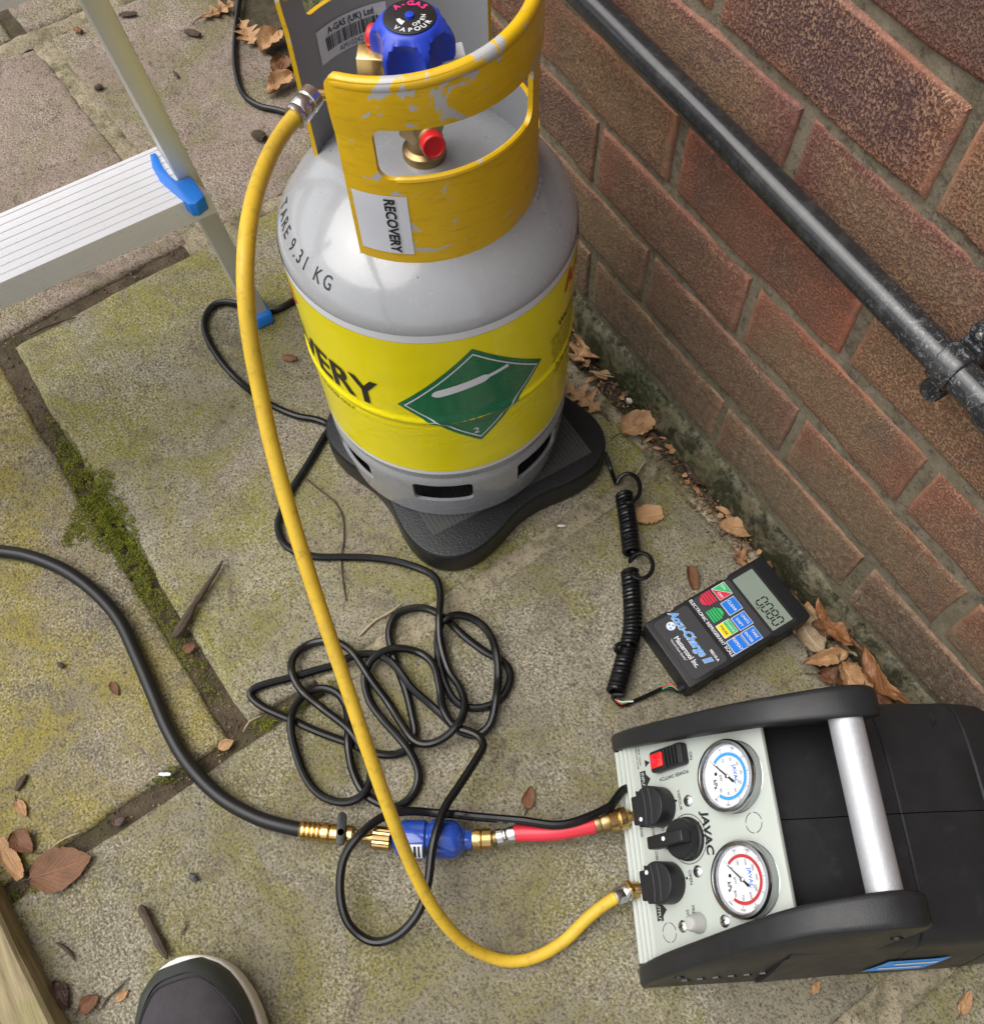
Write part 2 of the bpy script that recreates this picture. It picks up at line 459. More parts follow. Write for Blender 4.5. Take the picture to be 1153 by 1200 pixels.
M['leaf_red'] = leaf_mat('red brown leaf', (.10, .043, .02), (.175, .08, .036), .6)
M['leaf_grey'] = leaf_mat('greyed dry leaf', (.2, .145, .085), (.33, .25, .16))
M['leaf_dark'] = leaf_mat('dark wet leaf', (.045, .025, .02), (.09, .05, .038), .4)

t = NT('weathered timber', .85, 0, (.3, .25, .15), .2)
p = t.map(t.co(), scale=(2.2, 45, 45))
g1 = t.noise(p, 3.5, 6, .7, .6)
c = t.mix(t.ramp(g1, [(.3, 0), (.7, 1)]), (.17, .135, .075), (.36, .30, .18))
c = t.mix(t.ramp(t.noise(t.co(), 22, 5, .7), [(.5, 0), (.68, .55)]), c, (.2, .19, .075))
t.set('Base Color', c)
t.bump(g1, .8, .002)
M['timber'] = t.m
t = NT('twig bark', .9, 0, (.07, .055, .04), .2)
co = t.co()
t.set('Base Color', t.mix(t.noise(co, 90, 6, .7), (.035, .026, .02), (.12, .092, .068)))
t.bump(t.noise(t.map(co, scale=(1, 1, 1)), 200, 5, .7), .9, .002)
M['bark'] = t.m
M['straw'] = plain('pale straw', (.36, .28, .16), .8, var=.25)
t = NT('moss', .9, 0, (.1, .13, .02), .2)
c = t.mix(t.ramp(t.noise(t.pos(), 90, 4, .7), [(.3, 0), (.68, 1)]), (.09, .115, .012), (.32, .34, .05))
c = t.mix(t.ramp(t.noise(t.pos(), 24, 5, .7), [(.56, 0), (.7, .7)]), c, (.08, .068, .02))
t.set('Base Color', c)
M['moss'] = t.m
t = NT('crumbs', .9, 0, (.1, .08, .06), .2)
c = t.ramp(t.noise(t.pos(), 70, 3, .7), [(.3, (.03, .022, .016)), (.48, (.12, .075, .045)), (.6, (.26, .16, .09)), (.72, (.3, .26, .2))])
t.set('Base Color', c)
M['crumbs'] = t.m
t = NT('leaf flakes', .7, 0, (.3, .17, .09), .25)
t.set('Base Color', t.ramp(t.noise(t.pos(), 45, 4, .7), [(.32, (.07, .035, .02)), (.45, (.24, .12, .055)), (.58, (.38, .22, .11)), (.7, (.26, .2, .13))]))
M['litter'] = t.m
M['pebble'] = plain('pale pebble', (.5, .48, .44), .6, var=.2)
t = NT('washed canvas', .85, 0, (.05, .05, .06), .2)
co = t.co()
wv = t.noise(t.map(co, scale=(1, 1, 1)), 900, 2, .5)
t.set('Base Color', t.mix(t.noise(co, 50, 5, .7), (.028, .026, .03), (.068, .062, .068)))
t.bump(wv, .6, .0008)
M['canvas'] = t.m
M['toecap'] = plain('dark green leather', (.03, .034, .031), .5, var=.2, bump=.4, bscale=600)
M['solewhite'] = plain('white rubber sole', (.70, .69, .66), .5, var=.1, vscale=90)
M['lace'] = plain('black lace', (.02, .02, .022), .8)
M['wire_red'] = plain('red wire', (.5, .04, .03), .4)
M['wire_green'] = plain('green wire', (.03, .3, .12), .4)

# ------------------------------------------------------------------ mesh helpers
WM = {}
def I4():
    return Matrix.Identity(4)
class B:
    def __init__(s):
        s.v, s.f, s.mi = [], [], []
        s.uv = None
    def add(s, vs_, fs, mi=0):
        o = len(s.v)
        s.v += [Vector(x) for x in vs_]
        s.f += [tuple(i + o for i in f) for f in fs]
        s.mi += [mi] * len(fs)
        return s
    def box(s, c, size, rot=None, mi=0):
        hx, hy, hz = (k / 2 for k in size)
        vs_ = [Vector((x, y, z)) for x in (-hx, hx) for y in (-hy, hy) for z in (-hz, hz)]
        if rot is not None:
            vs_ = [rot @ q for q in vs_]
        vs_ = [q + Vector(c) for q in vs_]
        return s.add(vs_, [(0, 1, 3, 2), (4, 6, 7, 5), (0, 4, 5, 1), (2, 3, 7, 6), (0, 2, 6, 4), (1, 5, 7, 3)], mi)
    def tube(s, path, r, n=10, closed=False, mi=0, cap=True):
        P = [Vector(q) for q in path]
        m = len(P)
        R = r if isinstance(r, (list, tuple)) else [r] * m
        T = []
        for i in range(m):
            a, b = (P[(i - 1) % m], P[(i + 1) % m]) if closed else (P[max(0, i - 1)], P[min(m - 1, i + 1)])
            d = b - a
            T.append(d.normalized() if d.length > 1e-9 else Vector((0, 0, 1)))
        u = T[0].orthogonal().normalized()
        vs_, fs = [], []
        for i in range(m):
            u = (u - T[i] * u.dot(T[i]))
            u = u.normalized() if u.length > 1e-6 else T[i].orthogonal().normalized()
            wv = T[i].cross(u)
            for k in range(n):
                a = 2 * PI * k / n
                vs_.append(P[i] + (u * math.cos(a) + wv * math.sin(a)) * R[i])
        for i in range(m if closed else m - 1):
            j = (i + 1) % m
            for k in range(n):
                l = (k + 1) % n
                fs.append((i * n + k, i * n + l, j * n + l, j * n + k))
        if cap and not closed:
            fs.append(tuple(range(n - 1, -1, -1)))
            fs.append(tuple((m - 1) * n + k for k in range(n)))
        return s.add(vs_, fs, mi)
    def lathe(s, prof, n=48, mat=None, mi=0, caps=True):
        mt = mat if mat is not None else I4()
        vs_, fs = [], []
        for (r, z) in prof:
            for k in range(n):
                a = 2 * PI * k / n
                vs_.append(mt @ Vector((r * math.cos(a), r * math.sin(a), z)))
        for i in range(len(prof) - 1):
            for k in range(n):
                l = (k + 1) % n
                fs.append((i * n + k, i * n + l, (i + 1) * n + l, (i + 1) * n + k))
        if caps:
            fs.append(tuple(range(n - 1, -1, -1)))
            fs.append(tuple((len(prof) - 1) * n + k for k in range(n)))
        return s.add(vs_, fs, mi)
    def prism(s, poly, z0, z1, mat=None, mi=0):
        mt = mat if mat is not None else I4()
        n = len(poly)
        vs_ = [mt @ Vector((x, y, z0)) for x, y in poly] + [mt @ Vector((x, y, z1)) for x, y in poly]
        fs = [tuple(range(n - 1, -1, -1)), tuple(range(n, 2 * n))]
        fs += [(i, (i + 1) % n, n + (i + 1) % n, n + i) for i in range(n)]
        return s.add(vs_, fs, mi)
    def build(s, name, mat, parent=None, bevel=0.0, seg=2, smooth=35, local=False, origin=None, weld=False):
        me = bpy.data.meshes.new(name)
        if parent is not None:
            inv = I4() if local else WM[parent].inverted()
        else:
            inv = Matrix.Translation(Vector(origin)).inverted() if origin is not None else I4()
        me.from_pydata([tuple(inv @ q) for q in s.v], [], s.f)
        mats = mat if isinstance(mat, (list, tuple)) else [mat]
        for m_ in mats:
            me.materials.append(m_)
        if len(mats) > 1:
            me.polygons.foreach_set('material_index', s.mi)
        if s.uv is not None:
            lay = me.uv_layers.new(name='UVMap')
            for lp in me.loops:
                lay.data[lp.index].uv = s.uv[lp.vertex_index]
        bm = bmesh.new()
        bm.from_mesh(me)
        if weld:
            bmesh.ops.remove_doubles(bm, verts=bm.verts, dist=1e-5)
        if s.uv is None:
            bmesh.ops.recalc_face_normals(bm, faces=bm.faces)
        if bevel:
            es = [e for e in bm.edges if len(e.link_faces) == 2 and e.calc_face_angle(0) > rad(28)]
            bmesh.ops.bevel(bm, geom=es, offset=bevel, segments=seg, profile=.5, affect='EDGES', clamp_overlap=True)
        bm.to_mesh(me)
        bm.free()
        if smooth:
            me.polygons.foreach_set('use_smooth', [True] * len(me.polygons))
            me.set_sharp_from_angle(angle=rad(smooth))
        me.update()
        o = bpy.data.objects.new(name, me)
        COL.objects.link(o)
        if parent is not None:
            o.parent = parent
            WM[o] = WM[parent]
        else:
            o.location = origin if origin is not None else (0, 0, 0)
            WM[o] = Matrix.Translation(o.location)
        return o

def tag(o, label=None, cat=None, group=None, kind=None):
    if label: o['label'] = label
    if cat: o['category'] = cat
    if group: o['group'] = group
    if kind: o['kind'] = kind
    return o
def thing(name, label, cat, loc=(0, 0, 0), rotz=0.0, group=None):
    o = bpy.data.objects.new(name, None)
    o.empty_display_size = .02
    COL.objects.link(o)
    o.location = loc
    o.rotation_euler = (0, 0, rotz)
    WM[o] = Matrix.Translation(Vector(loc)) @ Matrix.Rotation(rotz, 4, 'Z')
    return tag(o, label, cat, group)

def spline(pts, step=.006, closed=False):
    """Catmull-Rom through the points, resampled"""
    P = [Vector(q) for q in pts]
    out = []
    n = len(P)
    for i in range(n if closed else n - 1):
        if closed:
            a, b, c, d = P[(i - 1) % n], P[i], P[(i + 1) % n], P[(i + 2) % n]
        else:
            b, c = P[i], P[i + 1]
            a = P[i - 1] if i > 0 else b * 2 - c
            d = P[i + 2] if i + 2 < n else c * 2 - b
        k = max(2, int((c - b).length / step))
        for j in range(k):
            u = j / k
            out.append(.5 * ((2 * b) + (c - a) * u + (2 * a - 5 * b + 4 * c - d) * u * u + (3 * b - a - 3 * c + d) * u ** 3))
    if not closed:
        out.append(P[-1])
    return out

_tc = {}
def text2d(s, size=1.0, bold=0.0, spacing=1.0, align='CENTER'):
    key = (s, bold, spacing, align)
    if key not in _tc:
        cu = bpy.data.curves.new('t', 'FONT')
        cu.body = s
        cu.align_x = align
        cu.align_y = 'CENTER'
        cu.dimensions = '2D'
        cu.fill_mode = 'FRONT'
        cu.resolution_u = 3
        cu.offset = bold
        cu.space_character = spacing
        ob = bpy.data.objects.new('t', cu)
        me = bpy.data.meshes.new_from_object(ob)
        bm = bmesh.new()
        bm.from_mesh(me)
        bmesh.ops.triangulate(bm, faces=bm.faces)
        es = [e for e in bm.edges if e.calc_length() > .35]
        if es:
            bmesh.ops.subdivide_edges(bm, edges=es, cuts=2)
            bmesh.ops.triangulate(bm, faces=bm.faces)
        bm.verts.ensure_lookup_table()
        vs_ = [(v_.co.x, v_.co.y) for v_ in bm.verts]
        fs = [tuple(v_.index for v_ in f.verts) for f in bm.faces]
        bm.free()
        bpy.data.objects.remove(ob)
        bpy.data.meshes.remove(me)
        bpy.data.curves.remove(cu)
        _tc[key] = (vs_, fs)
    vs_, fs = _tc[key]
    return [(x * size, y * size) for x, y in vs_], fs
def flat_text(b, s, mat, pos, size, ang=0.0, bold=.01, spacing=1.0, align='CENTER', sx=1.0, shear=0.0, mi=0):
    """lettering laid on the xy plane of mat"""
    vs_, fs = text2d(s, size, bold, spacing, align)
    ca, sa = math.cos(ang), math.sin(ang)
    out = []
    for x, y in vs_:
        x = x * sx + shear * y
        out.append(mat @ Vector((pos[0] + x * ca - y * sa, pos[1] + x * sa + y * ca, pos[2] if len(pos) > 2 else 0)))
    return b.add(out, fs, mi)
def arc_text(b, s, mat, center, radius, mid, size, z, bold=.01, inward=False, spacing=1.0, mi=0):
    """letters around a circle; mid = angle of the middle; inward: tops towards the centre"""
    n = len(s)
    stepa = size * .78 * spacing / radius
    for i, ch in enumerate(s):
        if ch == ' ':
            continue
        k = i - (n - 1) / 2
        a = mid + (k * stepa if inward else -k * stepa)
        pos = (center[0] + radius * math.cos(a), center[1] + radius * math.sin(a), z)
        flat_text(b, ch, mat, pos, size, a + (PI / 2 if inward else -PI / 2), bold, mi=mi)
    return b
def mapped_text(b, s, fn, size, bold=.01, spacing=1.0, ang=0.0, sx=1.0, align='CENTER', mi=0):
    vs_, fs = text2d(s, size, bold, spacing, align)
    ca, sa = math.cos(ang), math.sin(ang)
    return b.add([fn(x * sx * ca - y * sa, x * sx * sa + y * ca) for x, y in vs_], fs, mi)
def frame(origin, x, y):
    x = Vector(x).normalized()
    zc = x.cross(Vector(y)).normalized()
    y = zc.cross(x)
    o = Vector(origin)
    return Matrix(((x.x, y.x, zc.x, o.x), (x.y, y.y, zc.y, o.y), (x.z, y.z, zc.z, o.z), (0, 0, 0, 1)))
def along(p0, p1):
    """frame at p0 whose z axis runs to p1"""
    zc = (Vector(p1) - Vector(p0)).normalized()
    x = zc.orthogonal().normalized()
    y = zc.cross(x)
    o = Vector(p0)
    return Matrix(((x.x, y.x, zc.x, o.x), (x.y, y.y, zc.y, o.y), (x.z, y.z, zc.z, o.z), (0, 0, 0, 1)))
def ring(r, n=6, ph=0.0):
    return [(r * math.cos(ph + 2 * PI * k / n), r * math.sin(ph + 2 * PI * k / n)) for k in range(n)]
def rrect(w_, h_, r, n=5, cx=0.0, cy=0.0):
    out = []
    for (sx, sy, a0) in ((1, 1, 0), (-1, 1, PI / 2), (-1, -1, PI), (1, -1, 1.5 * PI)):
        for k in range(n + 1):
            a = a0 + PI / 2 * k / n
            out.append((cx + sx * (w_ / 2 - r) + r * math.cos(a), cy + sy * (h_ / 2 - r) + r * math.sin(a)))
    return out

# ================================================================== THE SETTING
b = B()
b.add([(-40, -40, -.06), (40, -40, -.06), (40, 40, -.06), (-40, 40, -.06)], [(0, 1, 2, 3)])
tag(b.build('ground', M['soil'], smooth=0), 'dark soil under and around the paving', None, kind='structure')

# bed that fills the joints, a finely uneven sheet
def sheet(x0, x1, y0, y1, z, nx, ny, amp, sc, seed):
    bb = B()
    vs_ = []
    for i in range(nx + 1):
        for j in range(ny + 1):
            x = x0 + (x1 - x0) * i / nx
            y = y0 + (y1 - y0) * j / ny
            vs_.append((x, y, z + amp * noise.noise(Vector((x * sc, y * sc, seed)))))
    fs = [(i * (ny + 1) + j, (i + 1) * (ny + 1) + j, (i + 1) * (ny + 1) + j + 1, i * (ny + 1) + j + 1) for i in range(nx) for j in range(ny)]
    return bb.add(vs_, fs)
paving = sheet(-2.6, 2.6, -2.4, .02, -.0058, 260, 120, .0035, 60, 3).build('paving', M['soil'])
tag(paving, 'weathered concrete paving with mossy joints', None, kind='structure')

def slab(p0, p1, q0, q1, m, seed, tilt=(0, 0), zt=0.0, chip=None):
    n = 44
    bb = B()
    def wob(a, k):
        return .0045 * noise.noise(Vector((a * 9, k * 7.7, seed))) + .002 * noise.noise(Vector((a * 55, k * 3.1, seed)))
    us = [0, .004, .010, .02] + [.02 + .96 * k / (n - 7) for k in range(1, n - 7)] + [.98, .99, .996, 1]
    m_ = len(us)
    vs_ = []
    for u in us:
        for v_ in us:
            p = p0 + (p1 - p0) * u
            q = q0 + (q1 - q0) * v_
            # wander of the four edges and worn round corners
            P = p + wob(q, 1) * (1 - u) + wob(q, 2) * u
            Q = q + wob(p, 3) * (1 - v_) + wob(p, 4) * v_
            cu, cv = min(u * abs(p1 - p0), (1 - u) * abs(p1 - p0)), min(v_ * abs(q1 - q0), (1 - v_) * abs(q1 - q0))
            e = min(cu, cv)
            rr = math.hypot(max(0, .018 - cu), max(0, .018 - cv))
            z = zt - .0045 * max(0, 1 - e / .007) ** 2 - .006 * max(0, rr / .018 - 1)
            z += .0012 * noise.noise(Vector((P * 6, Q * 6, seed))) + .0004 * noise.noise(Vector((P * 40, Q * 40, seed)))
            z += tilt[0] * (u - .5) + tilt[1] * (v_ - .5)
            if chip:
                for (cp, cq, cr, dz) in chip:
                    dd = math.hypot(P - cp, Q - cq) / cr
                    if dd < 1:
                        z -= dz * (1 - dd * dd) ** .7
            vs_.append(PQ(P, Q, z))
    idx = lambda i, j: i * m_ + j
    fs = [(idx(i, j), idx(i + 1, j), idx(i + 1, j + 1), idx(i, j + 1)) for i in range(m_ - 1) for j in range(m_ - 1)]
    per = [idx(i, 0) for i in range(m_)] + [idx(m_ - 1, j) for j in range(1, m_)] + [idx(i, m_ - 1) for i in range(m_ - 2, -1, -1)] + [idx(0, j) for j in range(m_ - 2, 0, -1)]
    base = len(vs_)
    for i in per:
        q = vs_[i].copy()
        q.z = -.035
        vs_.append(q)
    k = len(per)
    for i in range(k):
        fs.append((per[i], base + i, base + (i + 1) % k, per[(i + 1) % k]))
    bb.add(vs_, fs)
    return bb.build('paving_slab', m, paving, smooth=50)
slab(-.406, .199, -.582, -.046, M['slab_olive'], 1)
slab(-.406, .201, -1.20, -.606, M['slab_green'], 2, tilt=(.001, -.001))
slab(.219, .748, -.855, -.046, M['slab_grey'], 3)
slab(.776, 1.37, -.80, -.046, M['slab_grey'], 4)
slab(.776, 1.37, -1.42, -.82, M['slab_green'], 5)
slab(-.92, -.425, -.300, -.046, M['slab_pink'], 6)
slab(-.928, -.425, -.93, -.322, M['slab_pink'], 7, chip=[(-.93, -.33, .05, .006)])
slab(-1.55, -.952, -.32, -.046, M['slab_pink'], 8)
slab(-1.55, -.955, -.93, -.343, M['slab_grey'], 9)
slab(-1.55, -.43, -1.55, -.95, M['slab_olive'], 10)
slab(-.404, .194, -1.82, -1.22, M['slab_olive'], 11)
slab(1.39, 1.99, -.64, -.046, M['slab_olive'], 12)
slab(1.39, 1.99, -1.26, -.66, M['slab_grey'], 13)
slab(-2.15, -1.57, -.64, -.046, M['slab_grey'], 14)
slab(-2.15, -1.57, -1.26, -.66, M['slab_olive'], 15)

def strip(name, pts, halfw, z, m, seed, amp=.003, parent=paving):
    """an uneven ribbon of jointing between slabs: pts are (p, q)"""
    path = spline([PQ(p, q, 0) for p, q in pts], .006)
    bb = B()
    vs_, fs = [], []
    nn = 6
    for i, c_ in enumerate(path):
        tdir = (path[min(i + 1, len(path) - 1)] - path[max(i - 1, 0)]).normalized()
        nrm = Vector((-tdir.y, tdir.x, 0))
        hw = halfw * (1 + .25 * noise.noise(Vector((i * .12, seed, 0))))
        for k in range(nn + 1):
            s_ = -1 + 2 * k / nn
            q = c_ + nrm * hw * s_
            vs_.append(Vector((q.x, q.y, z - .0035 * s_ ** 4 + amp * noise.noise(Vector((q.x * 70, q.y * 70, seed))))))
    for i in range(len(path) - 1):
        for k in range(nn):
            fs.append((i * (nn + 1) + k, (i + 1) * (nn + 1) + k, (i + 1) * (nn + 1) + k + 1, i * (nn + 1) + k + 1))
    return bb.add(vs_, fs).build(name, m, parent)
strip('mortar_joint', [(.2095, -.50), (.2095, -.3), (.2095, -.05)], .016, -.0012, M['sand'], 1, .0025)
strip('mortar_joint', [(-.415, -.05), (-.4155, -.33)], .016, -.0012, M['sand'], 2)
strip('mortar_joint', [(-.92, -.311), (-.60, -.311), (-.42, -.311)], .016, -.0012, M['sand'], 3)
strip('mortar_joint', [(-.938, -.06), (-.94, -.33), (-.942, -.9)], .018, -.0012, M['sand'], 4)
strip('mortar_joint', [(.762, -.6), (.762, -.05)], .018, -.0012, M['sand'], 5)
strip('mortar_joint', [(-.4, -.042), (0, -.043), (.22, -.043), (.45, -.040), (.75, -.038)], .009, -.0005, M['sand'], 6, .003)

# ------------------------------------------------------------------ brick wall
wall = thing('brick_wall', 'red and brown drag-faced brick wall behind the black pipe', 'wall', (0, 0, 0))
b = B()
n1 = 300
vs_, fs = [], []
zs = [-.06 + .012 * k for k in range(95)]
xs = [-1.75 + .0125 * k for k in range(n1)]
for x in xs:
    for z in zs:
        vs_.append((x, .0032 + .0018 * noise.noise(Vector((x * 30, z * 30, 0))) + .0012 * noise.noise(Vector((x * 140, z * 140, 5))), z))
b.add(vs_, [(i * 95 + j, (i + 1) * 95 + j, (i + 1) * 95 + j + 1, i * 95 + j + 1) for i in range(n1 - 1) for j in range(94)])
b.build('mortar', M['mortar'], wall)
b = B()
b.box((.4, .16, 1.26), (9, .3, 2.64))
b.build('wall_core', M['farbrick'], wall, smooth=0)

def brick_mesh(seed, w_=.213):
    bm = bmesh.new()
    bmesh.ops.create_cube(bm, size=1)
    for v_ in bm.verts:
        v_.co = Vector((v_.co.x * w_, v_.co.y * .1, v_.co.z * .0645))
    # split the face so that its outline can wander
    bmesh.ops.subdivide_edges(bm, edges=[e for e in bm.edges if abs(e.verts[0].co.x - e.verts[1].co.x) > .05], cuts=9)
    bmesh.ops.subdivide_edges(bm, edges=[e for e in bm.edges if abs(e.verts[0].co.z - e.verts[1].co.z) > .05], cuts=3)
    for v_ in bm.verts:
        if v_.co.y < 0:
            c_ = v_.co
            a = noise.noise(Vector((c_.x * 18, c_.z * 18, seed * 5.1)))
            b_ = noise.noise(Vector((c_.x * 22, c_.z * 22, seed * 5.1 + 40)))
            edge = (abs(c_.z) > .03) or (abs(c_.x) > w_ / 2 - .002)
            v_.co += Vector((.0022 * b_ if abs(c_.x) > w_ / 2 - .002 else 0, (.0012 * a), (.0042 * a if abs(c_.z) > .03 else 0)))
    es = [e for e in bm.edges if e.verts[0].co.y < -.03 and e.verts[1].co.y < -.03 and e.calc_face_angle(0) > rad(50)]
    bmesh.ops.bevel(bm, geom=es, offset=.0046, segments=3, profile=.5, affect='EDGES', clamp_overlap=True)
    me = bpy.data.meshes.new('brick')
    bm.to_mesh(me)
    bm.free()
    me.materials.append(M['brick'])
    me.polygons.foreach_set('use_smooth', [True] * len(me.polygons))
    me.set_sharp_from_angle(angle=rad(50))
    return me
BM_ = [brick_mesh(k) for k in range(8)]
course_z = [.053 + .075 * k for k in range(14)]
# perpend joints surveyed along each course
perps = [[.009, .243, .457], [.099, .325, .538], [.0, .231, .446], [.109, .336, .56], [-.003, .227, .452], [.118, .342, .567]]
rb = random.Random(11)
for ci in range(12):
    ps = perps[ci] if ci < 6 else [(.0 if ci % 2 == 0 else .1125) + .225 * k + rb.uniform(-.005, .005) for k in range(3)]
    ps = list(ps)
    while ps[0] > -1.05:
        ps.insert(0, ps[0] - .225 + rb.uniform(-.005, .005))
    while ps[-1] < 1.55:
        ps.append(ps[-1] + .225 + rb.uniform(-.005, .005))
    for a, c_ in zip(ps[:-1], ps[1:]):
        o = bpy.data.objects.new('brick', rb.choice(BM_))
        COL.objects.link(o)
        o.parent = wall
        o.location = ((a + c_) / 2 + rb.uniform(-.0015, .0015), .05 + rb.uniform(-.0016, .0012), course_z[ci] + .0375 + rb.uniform(-.0012, .0012))
        o.rotation_euler = (rb.uniform(-.008, .008), rb.uniform(-.006, .006), rb.uniform(-.006, .006))
        o.scale = ((c_ - a - .0105 + rb.uniform(-.002, .001)) / .213, 1, 1)
# rendered footing below the first course, mossy and broken
b = B()
vs_, fs = [], []
nx = 520
prof = 9
for i in range(nx + 1):
    x = -1.2 + 2.9 * i / nx
    for k in range(prof):
        t_ = k / (prof - 1)
        z = -.03 + t_ * .083 + .0035 * noise.noise(Vector((x * 14, k * .6, 2)))
        y = -.010 + .013 * t_ ** 2 + .0035 * noise.noise(Vector((x * 11, z * 30, 9))) + .0018 * noise.noise(Vector((x * 80, z * 80, 1)))
        if k == prof - 1:
            y = .008
        vs_.append((x, y, z))
fs = [(i * prof + k, (i + 1) * prof + k, (i + 1) * prof + k + 1, i * prof + k + 1) for i in range(nx) for k in range(prof - 1)]
tag(b.add(vs_, fs).build('footing', M['footing'], wall, smooth=60), 'green mossy rendered footing of the wall')

# ------------------------------------------------------------------ waste pipe
pd = thing('waste_pipe', 'black plastic overflow pipe running along the brick wall', 'pipe', (.4, -.027, .38))
zp = lambda x: .3962 - .0335 * x
b = B()
b.tube([(x, -.027 + .0006 * math.sin(x * 9), zp(x)) for x in [-1.4 + .04 * k for k in range(80)]], .0114, 24)
b.build('pipe_run', M['pipe'], pd)
b = B()
mt = along((.458, -.027, zp(.458)), (.55, -.027, zp(.55)))
b.lathe([(.0112, 0), (.0138, .0015), (.0144, .004), (.0144, .036), (.0136, .038), (.0112, .0385)], 28, mt)
b.build('coupling', M['pipe'], pd, bevel=.0006)
clip = B()
xc = .424
mt = along((xc - .009, -.027, zp(xc)), (xc + .009, -.027, zp(xc)))
clip.lathe([(.0114, 0), (.0136, .0004), (.0138, .003), (.0138, .015), (.0136, .0176), (.0114, .018)], 28, mt)
clip.box((xc, -.008, zp(xc)), (.018, .018, .027))
clip = clip.build('pipe_clip', M['pipe'], pd, bevel=.0008)
for dz, yy in ((-.021, -.034), (.021, -.016)):
    b = B()
    zc = zp(xc) + dz
    b.lathe([(.0085, 0), (.0085, -yy - .0015), (.0078, -yy)], 24, frame((xc, 0, zc), (1, 0, 0), (0, 0, 1)))
    b.box((xc, yy / 2, zc - math.copysign(.008, dz)), (.014, -yy * .8, .010))
    o = b.build('clip_boss', M['pipe'], clip, bevel=.0005)
    b = B()
    if dz > 0:
        b.lathe([(.0031, 0), (.003, .0012), (.0018, .0018)], 16, frame((xc, yy, zc), (1, 0, 0), (0, 0, 1)))
        b.build('screw', M['steel'], clip)
b = B()
b.box((xc, -.0405, zp(xc) + .006), (.0016, .001, .018))

# ------------------------------------------------------------------ step ladder
lad = thing('step_ladder', 'aluminium step ladder with blue plastic tread ends at the left', 'ladder', (-.2188, -.3232, 0))
def rail_at(z):
    return Vector((-.2188 - .112 * z, -.3232 - .082 * z, z))
def rail(side):
    bb = B()
    s0, s1 = rail_at(.012), rail_at(.80)
    if side < 0:
        s0 = Vector((s0.x, -.83 + .082 * .012, s0.z)); s1 = Vector((s1.x, -.83 + .082 * .80, s1.z))
    wx, wy = .042, .021
    lip = .004
    secs = []
    prof_ = [(0, -wy / 2), (0, wy / 2), (-wx, wy / 2), (-wx, wy / 2 - .003), (-.0035, wy / 2 - .003), (-.0035, -wy / 2 + .003), (-wx, -wy / 2 + .003), (-wx, -wy / 2)]
    prof_ = [(x, y * (1 if side > 0 else -1)) for x, y in prof_]
    n_ = len(prof_)
    vs_ = [s0 + Vector((x, y, 0)) for x, y in prof_] + [s1 + Vector((x, y, 0)) for x, y in prof_]
    fs = [(i, (i + 1) % n_, n_ + (i + 1) % n_, n_ + i) for i in range(n_)] + [tuple(range(n_ - 1, -1, -1)), tuple(range(n_, 2 * n_))]
    bb.add(vs_, fs)
    return bb.build('rail', M['rail'], lad, bevel=.0012, seg=2)
rail(1)
rail(-1)
for side in (1, -1):
    f0 = rail_at(0)
    if side < 0:
        f0 = Vector((f0.x, -.83, 0))
    b = B()
    b.box((f0.x - .021, f0.y, .010), (.047, .0255, .020))
    b.build('foot_cap', M['ladderblue'], lad, bevel=.005, seg=3)
for k in range(3):
    z = .205 + .225 * k
    c_ = rail_at(z)
    y1 = c_.y + .004
    y0 = -.83 + .082 * z - .004
    xf, xb = c_.x + .028, c_.x - .062
    b = B()
    # ribbed tread: low ridges across its width
    ridges = 17
    top = []
    for i in range(ridges):
        xa = xb + (xf - xb) * i / ridges
        wdt = (xf - xb) / ridges
        hz = .0006 if i % 2 == 0 else 0
        top += [(xa, hz), (xa + wdt * .92, hz)]
    poly = [(x, z + h) for x, h in top] + [(xf, z - .003), (xf, z - .026), (xf - .006, z - .026), (xf - .006, z - .006), (xb + .006, z - .006), (xb + .006, z - .026), (xb, z - .026)]
    n_ = len(poly)
    vs_ = [(x, y0 + .004, zz) for x, zz in poly] + [(x, y1 - .004 + (.010 if zz < z - .002 and x > c_.x + .004 else -.010), zz) for x, zz in poly]
    b.add(vs_, [(i, (i + 1) % n_, n_ + (i + 1) % n_, n_ + i) for i in range(n_)] + [tuple(range(n_)), tuple(range(2 * n_ - 1, n_ - 1, -1))])
    tr = b.build('tread', M['alu'], lad, smooth=25)
    # crescent end piece that hooks round the front of the rail
    cres = [(176, 182), (179, 197), (188, 212.5), (206, 228), (221.6, 241), (230, 240), (240, 231), (225, 208), (207, 213), (199, 206), (191, 196), (183, 180)]
    for s_ in (1, -1):
        b = B()
        dv = rail_at(z) - rail_at(.205)
        pts = []
        for (x_, y_) in cres:
            q = G(x_, y_, .2065) + dv
            if s_ < 0:
                q.y = (y0 + y1) - q.y
            pts.append((q.x, q.y))
        if s_ < 0:
            pts = pts[::-1]
        b.prism(pts, z - .012, z + .0034)
        b.build('tread_end', M['ladderblue'], tr, bevel=.0012, seg=2)
    b = B()
    b.lathe([(.0035, 0), (.0035, .001), (.002, .0018)], 12, frame((xf + .0, y1 - .004, z - .015), (0, 1, 0), (0, 0, 1)))
    b.build('rivet', M['steel'], tr)

